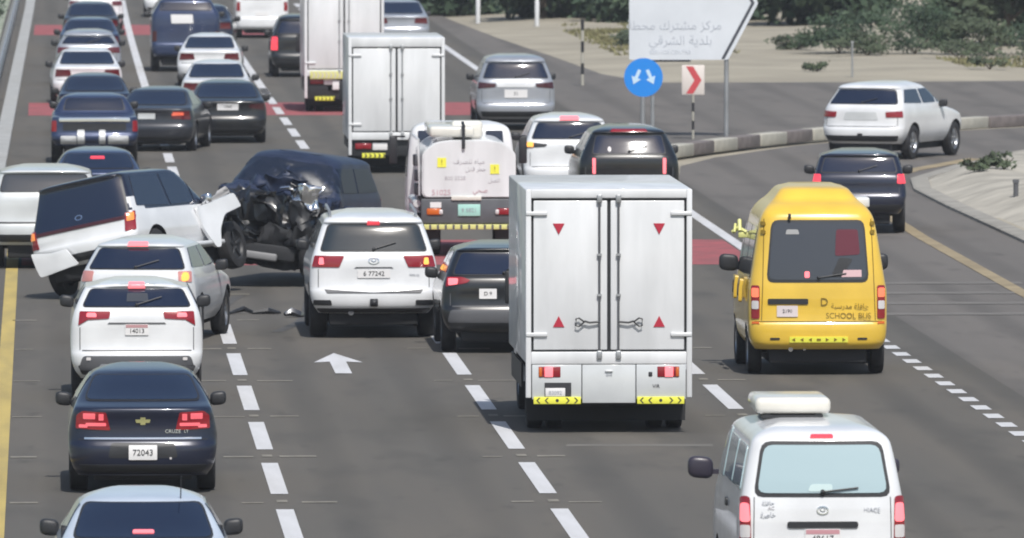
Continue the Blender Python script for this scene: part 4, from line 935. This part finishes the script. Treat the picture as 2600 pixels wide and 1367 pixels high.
def minibus():
    L, W = 4.7, 1.69
    b = prof_van(L, W, 2.05, zb=.4, belt=1.28, tum=.12, lean=.17, rx=.12, ry=.1)
    t, b = vehicle('minibus', 'white minibus with pale blue rear window and rooftop cooling unit', 'van', 7.86, 111.0, b, L, W, WHITE, wr=.33, tw=.2, zb=.4, win=([(-.66, 1.37), (.66, 1.37), (.58, 1.85), (-.58, 1.85)], .09), glass=FILM,
                   sidewins=[[(.5, 1.38), (1.7, 1.38), (1.7, 1.82), (.6, 1.82)], [(1.85, 1.38), (3.0, 1.38), (3.0, 1.82), (1.85, 1.82)], [(3.15, 1.35), (3.85, 1.35), (3.6, 1.85), (3.15, 1.87)]], front=(1.3, 1.85), ax=(1.0, 3.75), third=(1.93, .12, .012, REDLIT),
                   plt=dict(x=0, z=.93, w=.36, h=.16, s='48617', size=.09, band=mat('plate_band_pink', (.5, .25, .28), .5)),
                   trims=[('window_seal', [(-.70, 1.33), (.70, 1.33), (.61, 1.89), (-.61, 1.89)], PLASTIC, .003, .1), ('tailgate_handle', [(-.36, 1.02), (.36, 1.02), (.36, 1.085), (-.36, 1.085)], PLASTIC, .014, .03)])
    for sg in (-1, 1):
        c = sg * .775; h = patch('tail_light', [(c - .055, .85), (c + .055, .85), (c + .045, 1.34), (c - .045, 1.34)] if sg < 0 else [(c - .055, .85), (c + .055, .85), (c + .045, 1.34), (c - .045, 1.34)], b.rear, RED, t, .014, .04)
        patch('brake_lens', [(c - .045, 1.08), (c + .045, 1.08), (c + .035, 1.27), (c - .04, 1.27)], b.rear, REDHOT, h, .02, .03); patch('reversing_lens', [(c - .045, .92), (c + .045, .92), (c + .045, 1.05), (c - .045, 1.05)], b.rear, CLEARL, h, .02, .02)
    ring(b, t, 'emblem', 0, 1.2, .062, .045, .22, CHROME); ring(b, t, 'emblem', 0, 1.213, .028, .024, .3, CHROME, .014)
    flat_text(b, t, 'HIACE', .5, 1.2, .06, INKGREY, .008); flat_text(b, t, arabic('حافلة'), -.55, 1.27, .06, INKGREY, .008); flat_text(b, t, 'AC', -.52, 1.22, .05, INKPALE, .008); flat_text(b, t, arabic('خاصة'), -.55, 1.15, .07, INKGREY, .008)
    bm = bmesh.new(); box_into(bm, -.58, .2, 1.7, 2.9, 2.08, 2.25, .06, 3); obm('cooling_unit', bm, CREAM, t, True, 60)
    for x in (-.45, .08): box('unit_bracket', x - .03, x + .03, 1.75, 2.85, 2.02, 2.1, GREYPL, t)
    box('rubber_seal', -.5, .12, 1.72, 2.8, 2.035, 2.07, PLASTIC, t)
    for sg in (-1, 1): mirror_part(t, sg * (.96 if sg < 0 else .88), 3.55, 1.42, sg, mat('mauve_black', (.035, .03, .045), .35), 1.35 if sg < 0 else 1.0)
    patch('painted_window_glint', [(-.15, 1.385), (.1, 1.385), (.1, 1.46), (-.12, 1.46)], b.rear, mat('pale_glint', (.5, .62, .62), .3), t, .018, .03, .01)  # pale patch that paints a glint low on the rear window
    for sg in (-1, 1): patch('tailgate_joint', [(sg * .70 - .005, .75), (sg * .70 + .005, .75), (sg * .69 + .005, 1.33), (sg * .69 - .005, 1.33)], b.rear, GREYPL, t, .004, 0, .01)
    add_wiper(t, b, 1.38, .36, .02)
    for sg in (-1, 1): patch('sliding_door_handle', [(2.0, 1.12), (2.2, 1.12), (2.2, 1.2), (2.0, 1.2)], b.side(sg), PLASTIC, t, .02, .02)
minibus()

# ------------------------------------------------------------------ farther cars
F = 'cars far up the motorway'
suv('crossover', 'white crossover with amber indicator lit beside the black off-roader', 10.72, 224.5, WHITE, H=1.72, belt=1.18, slope=.3, wtop=1.56, third=(1.64, .2, .03, REDHOT), group=F, lights=[('tail_light', [(-.92, 1.05), (-.5, 1.08), (-.46, 1.13), (-.9, 1.17)], PLASTIC, .012), ('indicator_light', [(-.86, 1.07), (-.74, 1.07), (-.74, 1.16), (-.86, 1.16)], AMBERLIT, .03)])
t, b = suv('off_roader', 'black off-roader with two upright glowing red lights above the box truck', 11.3, 212.6, BLACK, L=4.9, W=1.95, H=1.86, belt=1.3, slope=.2, wtop=1.7, tum=.2, zb=.4, group=F, third=(1.77, .36, .022, RED), lights=[('tail_light', [(-.71, .95), (-.65, .95), (-.65, 1.25), (-.71, 1.25)], REDHOT, .014)], win=([(-.7, 1.34), (.7, 1.34), (.62, 1.68), (-.62, 1.68)], .06), seam=False)
ring(b, t, 'washer_cap', -.38, 1.42, .035, .05, .8, CLEARL); suv_b = b
suv('off_roader', 'silver off-roader with white number plate below a glinting rear window', 11.5, 268.5, SILVER, L=4.8, W=1.92, H=1.84, belt=1.22, slope=.26, wtop=1.64, group=F, plt=dict(x=0, z=.9, w=.56, h=.2, s='31', size=.12), lights=[('tail_light', [(-.92, 1.02), (-.5, 1.06), (-.48, 1.14), (-.9, 1.18)], MAROON, .012)],
    trims=[('tailgate_garnish', [(-.45, 1.06), (.45, 1.06), (.5, 1.2), (-.5, 1.2)], WHITE, .01, .02)])
suv('off_roader', 'navy off-roader with lit red lights just ahead of the school van', 15.35, 207.3, NAVY, L=4.7, W=1.78, H=1.56, belt=1.1, slope=.24, wtop=1.44, tum=.1, zb=.45, yaw=4, group=F, lights=[('tail_light', [(-.87, .95), (-.72, .95), (-.72, 1.12), (-.85, 1.12)], REDLIT, .014)], rx=.16, ry=.1)
t, b = suv('crossover', 'white crossover turning right onto the slip road', 18.35, 247.6, WHITE, L=4.6, W=1.95, H=1.74, belt=1.2, slope=.32, wtop=1.57, zb=.44, wr=.39, yaw=24, group=F, lights=[('tail_light', [(-.94, .96), (-.6, .96), (-.58, 1.08), (-.92, 1.1)], RED, .014)], rx=.36, ry=.24, trims=[('plate_recess', [(-.42, .9), (.42, .9), (.36, 1.08), (-.36, 1.08)], GREYW, .008, .03)])
patch('tow_cover', [(-.06, .5), (.06, .5), (.06, .6), (-.06, .6)], b.rear, PLASTIC, t, .012, .02)
# black sedan and neighbours in the second lane
t, b = sedan('sedan', 'black sedan with white number plate and faint red lamps in the second lane', 4.32, 259.3, BLACK, L=4.8, W=1.84, H=1.46, group=F, plt=dict(x=0, z=.86, w=.5, h=.15, s='1045', size=.1), lights=[('tail_light', [(-.86, .78), (-.5, .84), (-.5, .92), (-.86, .95)], MAROON, .012)])
sedan('sedan', 'white sedan directly ahead of the black sedan with white plate', 4.32, 277, PEARL, L=4.6, H=1.48, yaw=2, group=F)
sedan('sedan', 'white sedan with glinting boot lid, second ahead of the black sedan', 4.6, 307, WHITE, L=4.6, H=1.46, group=F, yaw=2)
L = 5.2; b = prof_van(L, 2.0, 2.2, zb=.5, belt=1.7, tum=.2)
t, b = vehicle('van', 'tall dark blue van with a white plate high on its rear door', 'van', 4.15, 322.5, b, L, 2.0, DARKBLUE, wr=.38, zb=.5, group=F, win=([(-.75, 1.8), (.75, 1.8), (.7, 2.02), (-.7, 2.02)], .06), lights=[('tail_light', [(-.97, .9), (-.85, .9), (-.85, 1.2), (-.96, 1.2)], MAROON, .01)], mirrors=(4.0, 1.6), front=(1.6, 1.98), sidewins=[[(3.4, 1.6), (4.2, 1.6), (4.0, 1.98), (3.4, 1.98)]])
patch('white_plate', [(-.42, 1.42), (.22, 1.42), (.2, 1.68), (-.44, 1.68)], b.rear, PLATE, t, .014, .02)
sedan('sedan', 'white car beyond the tall dark blue van in the second lane', 4.5, 396, WHITE, L=4.5, W=1.8, H=1.5, group=F)
t, b = sedan('sedan', 'charcoal sedan skewed across the lane line with one red lamp showing', 2.5, 253.6, CHAR, L=4.7, W=1.84, H=1.46, yaw=7, group=F, plt=dict(x=-.15, z=.82, w=.4, h=.13, m=GREYW))
patch('brake_bulb', [(.42, .83), (.7, .84), (.7, .91), (.46, .92)], b.rear, mat('dull_orange_lit', (.6, .1, .06), .2, 0, .5, .3, (1, .2, .1), .4), t, .02, .02)
sedan('sedan', 'dark blue hatchback roof showing behind the smashed off-roader', 1.02, 210, DARKBLUE, L=4.4, W=1.8, H=1.52, deck=1.1, dl=.2, tilt=.6, third=(1.34, .14, .02, REDLIT), group=F)
# dark pickup with chrome
L = 5.3; b = prof_pickup(L, 1.94, 1.56)
t, b = vehicle('pickup_truck', 'dark blue pickup with chrome tailgate bar and pale bumper corners', 'pickup', 1.12, 244.5, b, L, 1.94, DARKBLUE, wr=.39, tw=.26, zb=.5, group=F, win=([(-.68, 1.2), (.68, 1.2), (.6, 1.44), (-.6, 1.44)], .06), sidewins=[[(1.9, 1.18), (2.6, 1.18), (2.6, 1.43), (2.0, 1.43)], [(2.7, 1.18), (3.7, 1.18), (3.4, 1.43), (2.7, 1.43)]], mirrors=(3.4, 1.25), front=(1.18, 1.42), ax=(1.15, 4.4),
               lights=[('tail_light', [(-.95, .76), (-.84, .76), (-.84, 1.0), (-.94, 1.0)], RED, .01)], trims=[('tailgate_bar', [(-.78, .98), (.78, .98), (.78, 1.06), (-.78, 1.06)], CHROME, .03, .02), ('tailgate_recess', [(-.7, .78), (.7, .78), (.7, .94), (-.7, .94)], PLASTIC, .008, .02)])
for x0, x1, z0, z1 in ((-.75, -.4, .5, .66), (.3, .75, .5, .66), (-.38, -.22, .5, .8), (.1, .24, .5, .8)): patch('bumper_corner', [(x0, z0), (x1, z0), (x1, z1), (x0, z1)], b.rear, STEELW, t, .03, .03)
sedan('sedan', 'navy sedan with glinting rear window just ahead of the dark pickup', 1.22, 265, NAVY, L=4.7, W=1.82, H=1.47, group=F)
sedan('sedan', 'white sedan with dark rear window ahead of the navy sedan in the left lane', 1.15, 290, WHITE, L=4.8, W=1.84, H=1.47, yaw=-1, group=F)
sedan('sedan', 'dark blue sedan right ahead of the grey crossover in the left lane', 1.36, 327, DARKBLUE, L=4.7, W=1.85, H=1.48, group=F)
suv('crossover', 'white crossover beyond the dark blue sedan at the head of the left lane', 1.75, 372, WHITE, L=4.7, W=1.85, H=1.62, group=F)
L = 4.8; b = prof_van(L, 1.75, 2.0)
vehicle('minivan', 'white minivan far up the third lane ahead of the black crossover', 'van', 7.2, 364, b, L, 1.75, WHITE, group=F, win=([(-.68, 1.3), (.68, 1.3), (.6, 1.72), (-.6, 1.72)], .08), lights=[('tail_light', [(-.84, .9), (-.72, .9), (-.72, 1.2), (-.83, 1.2)], RED, .01)], mirrors=(3.6, 1.3), front=(1.3, 1.75), sidewins=[[(.5, 1.35), (2.2, 1.35), (2.2, 1.75), (.6, 1.75)]], plt=dict(x=0, z=.8))
suv('crossover', 'black crossover with tall red lamps beside the tall box truck', 7.45, 316.5, BLACK, L=4.7, W=1.86, H=1.8, belt=1.2, group=F, lights=[('tail_light', [(-.92, .78), (-.74, .78), (-.74, 1.16), (-.9, 1.16)], REDLIT, .02)])
sedan('sedan', 'charcoal sedan between the dark blue sedan and the white crossover in the left lane', 1.5, 349, CHAR, L=4.6, W=1.82, H=1.5, group=F)
sedan('sedan', 'dark car creeping ahead of the tall blue van in the second lane', 5.0, 345, NAVY, L=4.6, W=1.82, H=1.5, group=F, yaw=3)
suv('crossover', 'grey crossover between the white sedan and the dark blue sedan in the left lane', 1.25, 308, SILVER, L=4.5, W=1.82, H=1.56, group=F)
sedan('sedan', 'dark blue car far ahead of the white minivan in the third lane', 7.7, 392, NAVY, L=4.6, W=1.82, H=1.5, group=F)
sedan('sedan', 'silver car far up the right lane beside the tall box truck', 11.4, 352, SILVER, L=4.7, W=1.84, H=1.5, group=F)

# ------------------------------------------------------------------ signs
def arrow_sign():
    t = thing('direction_sign', 'large white arrow-shaped direction sign with faded lettering on two posts', 'sign', (15.3, 264, 0))
    zc, hh = 3.2, 1.36; P = [(-1.28, zc - hh), (1.1, zc - hh), (1.82, zc), (1.1, zc + hh), (-1.28, zc + hh)]
    pn = extrude_poly('sign_panel', round_poly(P, .05), -.03, .0, mat('sign_white', (.6, .63, .67), .4, var=.05, scale=1), t)
    sc = lambda k, dx=0: [(x * k + dx, zc + (z - zc) * k) for x, z in P]
    e = .1
    for q in ([(1.1 - .17, zc - hh + .02), (1.1 - .09, zc - hh + .02), (1.82 - .09, zc), (1.82 - .17, zc)], [(1.82 - .17, zc), (1.82 - .09, zc), (1.1 - .09, zc + hh - .02), (1.1 - .17, zc + hh - .02)]): extrude_poly('arrow_edge', q, -.036, -.03, mat('dark_sign_line', (.05, .055, .07), .5), t)
    box('back_frame', -1.1, .2, .003, .04, zc - hh - .05, zc - hh + .05, GREYPL, t)
    for s, x, z, sz in ((arabic('مركز مشترك محطة'), -.2, 2.66, .3), (arabic('بلدية الشرقي'), -.05, 2.3, .3), (arabic('طريق المدينة'), -.2, 3.6, .4), ('SERVICE CENTRE', -.3, 2.02, .13)): text('lettering', s, sz, mat('very_pale_ink', (.53, .56, .61), .6) if z < 2.1 else mat('faded_sign_ink', (.45, .48, .53), .6), t, (x, -.034, z))
    for x in (1.06, -.95): tube('post', [(x, .05, 0), (x, .05, zc + hh * .9)], .055, STEEL, t)
arrow_sign()
def blue_sign():
    t = thing('blue_round_sign', 'round blue sign with two white arrows pointing down and apart', 'sign', (14.2, 261, 0))
    n = 40; disc = extrude_poly('sign_disc', [(.46 * math.cos(2 * math.pi * k / n), 1.5 + .46 * math.sin(2 * math.pi * k / n)) for k in range(n)], -.03, 0, mat('sign_blue', (.015, .22, .68), .35), t)
    for sg in (-1, 1):
        tip = Vector((sg * .24, 1.34)); top = Vector((sg * .09, 1.68)); d = (tip - top).normalized(); p = Vector((-d.y, d.x)); hb = tip - d * .17
        q = [top + p * .04, hb + p * .04, hb + p * .12, tip, hb - p * .12, hb - p * .04, top - p * .04]
        extrude_poly('arrow', [tuple(v) for v in q], -.036, -.03, mat('sign_pale_blue', (.5, .66, .8), .4), disc)
    tube('post', [(.22, .03, 0), (.22, .03, 1.75)], .045, STEEL, t)
blue_sign()
def striped_post(t, x, h, r, n):
    for k in range(n): tube('post_band', [(x, 0, h * k / n), (x, 0, h * (k + 1) / n)], r, KERBW if k % 2 == 0 else PLASTIC, t)
def chevron_sign():
    t = thing('chevron_sign', 'red and white chevron sign on a black and white striped post', 'sign', (15.45, 262.2, 0))
    pl = box('sign_plate', -.27, .27, -.03, -.005, 1.05, 1.76, mat('sign_cream', (.66, .60, .56), .4), t, .01)
    extrude_poly('chevron', [(-.17, 1.08), (.0, 1.08), (.2, 1.4), (.0, 1.73), (-.17, 1.73), (.03, 1.4)], -.036, -.03, mat('sign_red', (.52, .07, .08), .4), pl)
    striped_post(t, 0, 1.3, .03, 6)
chevron_sign()
t = thing('marker_post', 'slim black and white marker post on the sandy roadside', 'post', (15.05, 308, 0)); striped_post(t, 0, 1.85, .045, 6)
t = thing('marker_post', 'thin grey post standing at the edge of the far sand', 'post', (23.2, 316, 0)); tube('post_shaft', [(0, 0, 0), (0, 0, 1.0)], .03, STEEL, t); box('post_cap', -.04, .04, -.04, .04, .98, 1.04, STEEL, t)
for i, (x, y) in enumerate(((15.2, 386), (17.0, 380))):
    t = thing('bollard', ('short white bollard before the first dark tree', 'short white bollard between dark tree and sandy bend')[i], 'bollard', (x, y, 0), group='white bollards by the trees'); tube('shaft', [(0, 0, 0), (0, 0, .9), (0, 0, .98)], [.08, .08, .04], STEELW, t)
t = thing('marker_post', 'small dark post on the sand bank right of the exit ramp', 'post', (17.95 + 1.4, 219, 0)); tube('post_shaft', [(0, 0, 0), (0, 0, .55)], .05, GREYPL, t); box('post_cap', -.06, .06, -.06, .06, .53, .6, GREYPL, t)
t = thing('warning_lamp', 'small bright lamp lying on the sand bank beside the ramp', 'lamp', (20.5, 217, .38)); bm = bmesh.new(); bmesh.ops.create_uvsphere(bm, u_segments=12, v_segments=8, radius=.09, matrix=Matrix.Translation((0, 0, .09))); obm('lens', bm, CHROME, t, True); box('lamp_base', -.1, .1, -.08, .08, -.02, .05, GREYPL, t, .01)

# ------------------------------------------------------------------ vegetation
def leaves(name, n, cx, cz, rx, ry, rz, size, m, parent, rnd, zmin=.1):
    vs, fs = [], []
    cl = [(rnd.uniform(-1, 1), rnd.uniform(-1, 1), rnd.uniform(-1, 1)) for _ in range(26)]
    while len(fs) < n:
        c = cl[rnd.randrange(len(cl))]
        if c[0] ** 2 + c[1] ** 2 + c[2] ** 2 > 1: continue
        p = Vector((cx + rx * (c[0] + rnd.gauss(0, .2)), ry * (c[1] + rnd.gauss(0, .2)), cz + rz * (c[2] + rnd.gauss(0, .2))))
        if p.z < zmin: continue
        u = Vector((rnd.gauss(0, 1), rnd.gauss(0, 1), rnd.gauss(0, 1))).normalized(); v = u.orthogonal().normalized(); s = size * rnd.uniform(.6, 1.3)
        i = len(vs); vs += [p - u * s, p + v * s * .5, p + u * s, p - v * s * .5]; fs.append((i, i + 1, i + 2, i + 3))
    return obj(name, vs, fs, m, parent)
def tree(x, y, h, r, label, rnd, m=LEAF, n=5200):
    t = thing('tree', label, 'tree', (x, y, -.06), 0, 'roadside trees')
    bm = bmesh.new(); tube_into(bm, [(0, 0, 0), (.08, .05, h * .3), (.0, .1, h * .75)], [.2, .15, .05], 8)
    for k in range(6):
        a = k * 1.05; tube_into(bm, [(.05, .05, h * (.22 + .07 * k)), (r * .6 * math.cos(a), r * .6 * math.sin(a), h * (.45 + .07 * k))], [.07, .02], 5)
    obm('trunk', bm, BARK, t, True); leaves('crown', n, 0, h * .46, r, r, h * .5, .24, m, t, rnd, .03)
rnd = random.Random(5)
TR = [(15.4, 400), (17.6, 390), (20.0, 391), (21.8, 384), (24.0, 388), (26.4, 380), (28.6, 384), (30.6, 350), (33.6, 358), (36.5, 348), (39.5, 365), (18.6, 408), (24.5, 402), (34, 390)]
names = ['bushy dark tree at the far end of the slip road', 'dark tree above the sandy bend', 'dark tree behind the two bollards', 'dark tree left of the arrow sign', 'broad tree right behind the arrow sign', 'dark tree right of the arrow sign tip', 'shaded tree farther right of the arrow sign', 'pale green tree above the turning white crossover', 'green tree beside the pale green tree', 'dusty tree at the end of the tree row', 'last tree of the row beyond the far sand', 'rear dark tree behind the first roadside tree', 'rear dark tree behind the arrow sign', 'rear tree behind the pale green tree']
for (x, y), nm in zip(TR, names): tree(x, y, 3.6 + rnd.random() * 1.2, 1.9 + rnd.random() * .5, nm, rnd, LEAF2 if 'pale' in nm or 'dusty' in nm or 'green tree beside' in nm else LEAF)
def shrub(x, y, z, r, h, label, rnd, m=LEAF2, n=260, group='shrubs on the sand'):
    t = thing('shrub', label, 'shrub', (x, y, z), 0, group); bm = bmesh.new()
    for k in range(5): a = k * 1.26; tube_into(bm, [(0, 0, 0), (r * .6 * math.cos(a), r * .6 * math.sin(a), h * .7)], [.02, .008], 4)
    obm('stems', bm, BARK, t); leaves('foliage', n, 0, h * .5, r, r, h * .45, .07, m, t, rnd, .02)
for x, y, r, h, l in ((20.2, 231.5, .35, .35, 'small dark shrub near the top of the sand bank'), (19.5, 230, .28, .25, 'flat shrub at the foot of the sand bank'), (21.3, 212, .8, .5, 'wide green shrub behind the right guardrail'), (20.4, 209.5, .6, .4, 'low shrub beside the right guardrail end'), (22.6, 322, .35, .35, 'round dry shrub on the far sand'), (27.5, 320, .6, .5, 'dusty shrub right of the thin grey post'), (30.0, 325, .9, .7, 'wide shrub farthest right on the far sand'), (25.3, 338, 1.1, .7, 'low green bush behind the thin grey post'), (27.8, 334, 1.2, .6, 'spreading green bush above the turning white crossover'), (23.6, 345, .7, .5, 'small olive bush at the back of the far sand'), (18.9, 352, .9, .45, 'olive bush beside the slim marker post'), (20.1, 362, 1.0, .4, 'flat olive bush left of the arrow sign')):
    shrub(x, y, zverge(x, y) if y < 286 else zfar(x, y), r, h, l, rnd, n=260 if r < .7 else 900)
for x, y, r, h, l in ((-1.9, 395, .5, .8, 'green shrub on the median by the rail'), (-2.4, 350, .6, .9, 'bushy shrub on the median beside the guardrail'), (-2.1, 430, .7, 1.0, 'tall shrub at the far end of the median')): shrub(x, y, -.03, r, h, l, rnd, LEAF, 400, 'shrubs on the median')
for x, y, r, h, l in ((24.6, 341, 1.3, 1.3, 'rounded green bush at the left end of the thicket behind the far sand'), (26.9, 340, 1.5, 1.5, 'dense green bush in the thicket, second from its left end'), (29.2, 339, 1.5, 1.3, 'dense olive bush in the middle of the thicket'), (31.4, 336, 1.6, 1.7, 'tall green bush in the right half of the thicket'), (33.8, 334, 1.6, 1.5, 'broad bush at the right end of the thicket'), (28.0, 350, 1.8, 2.0, 'tall bush rising behind the middle of the thicket')): shrub(x, y, zfar(x, y), r, h, l, rnd, LEAF2 if 'olive' in l or 'broad' in l else LEAF, 2600, 'bushes of the thicket')
def grass(name, label, cells, n, m):
    vs, fs = [], []
    for k in range(n):
        x0, x1, y0, y1 = cells[k % len(cells)]; x = rnd.uniform(x0, x1); y = rnd.uniform(y0, y1)
        if noise.noise(Vector((x * .6, y * .15, 7))) < -.15: continue
        z = zfar(x, y); h = rnd.uniform(.04, .14); a = rnd.uniform(0, 3.14); dx, dy = math.cos(a) * .05, math.sin(a) * .05; i = len(vs)
        vs += [(x - dx, y - dy, z), (x + dx, y + dy, z), (x + rnd.uniform(-.1, .1), y + rnd.uniform(-.1, .1), z + h)]; fs.append((i, i + 1, i + 2))
    o = obj(name, vs, fs, m); o['kind'] = 'stuff'; tag(o, label, 'grass'); return o
grass('grass', 'dry yellow-green grass on the far sandy verge', [(17.6, 21.5, 340, 380), (18.0, 20.5, 350, 372), (27, 36, 322, 338)], 9000, GRASS)

# ------------------------------------------------------------------ air
hz = box('haze', -950, 950, -80, 3060, -1.2, 9.6, None); hz['kind'] = 'stuff'
hm = bpy.data.materials.new('haze_air'); hm.use_nodes = True; ht = hm.node_tree; ht.nodes.remove(ht.nodes['Principled BSDF'])
pv = ht.nodes.new('ShaderNodeVolumePrincipled'); pv.inputs['Color'].default_value = (.86, .91, 1.0, 1); pv.inputs['Density'].default_value = .00015
ht.links.new(pv.outputs[0], ht.nodes['Material Output'].inputs['Volume']); hz.data.materials.append(hm)
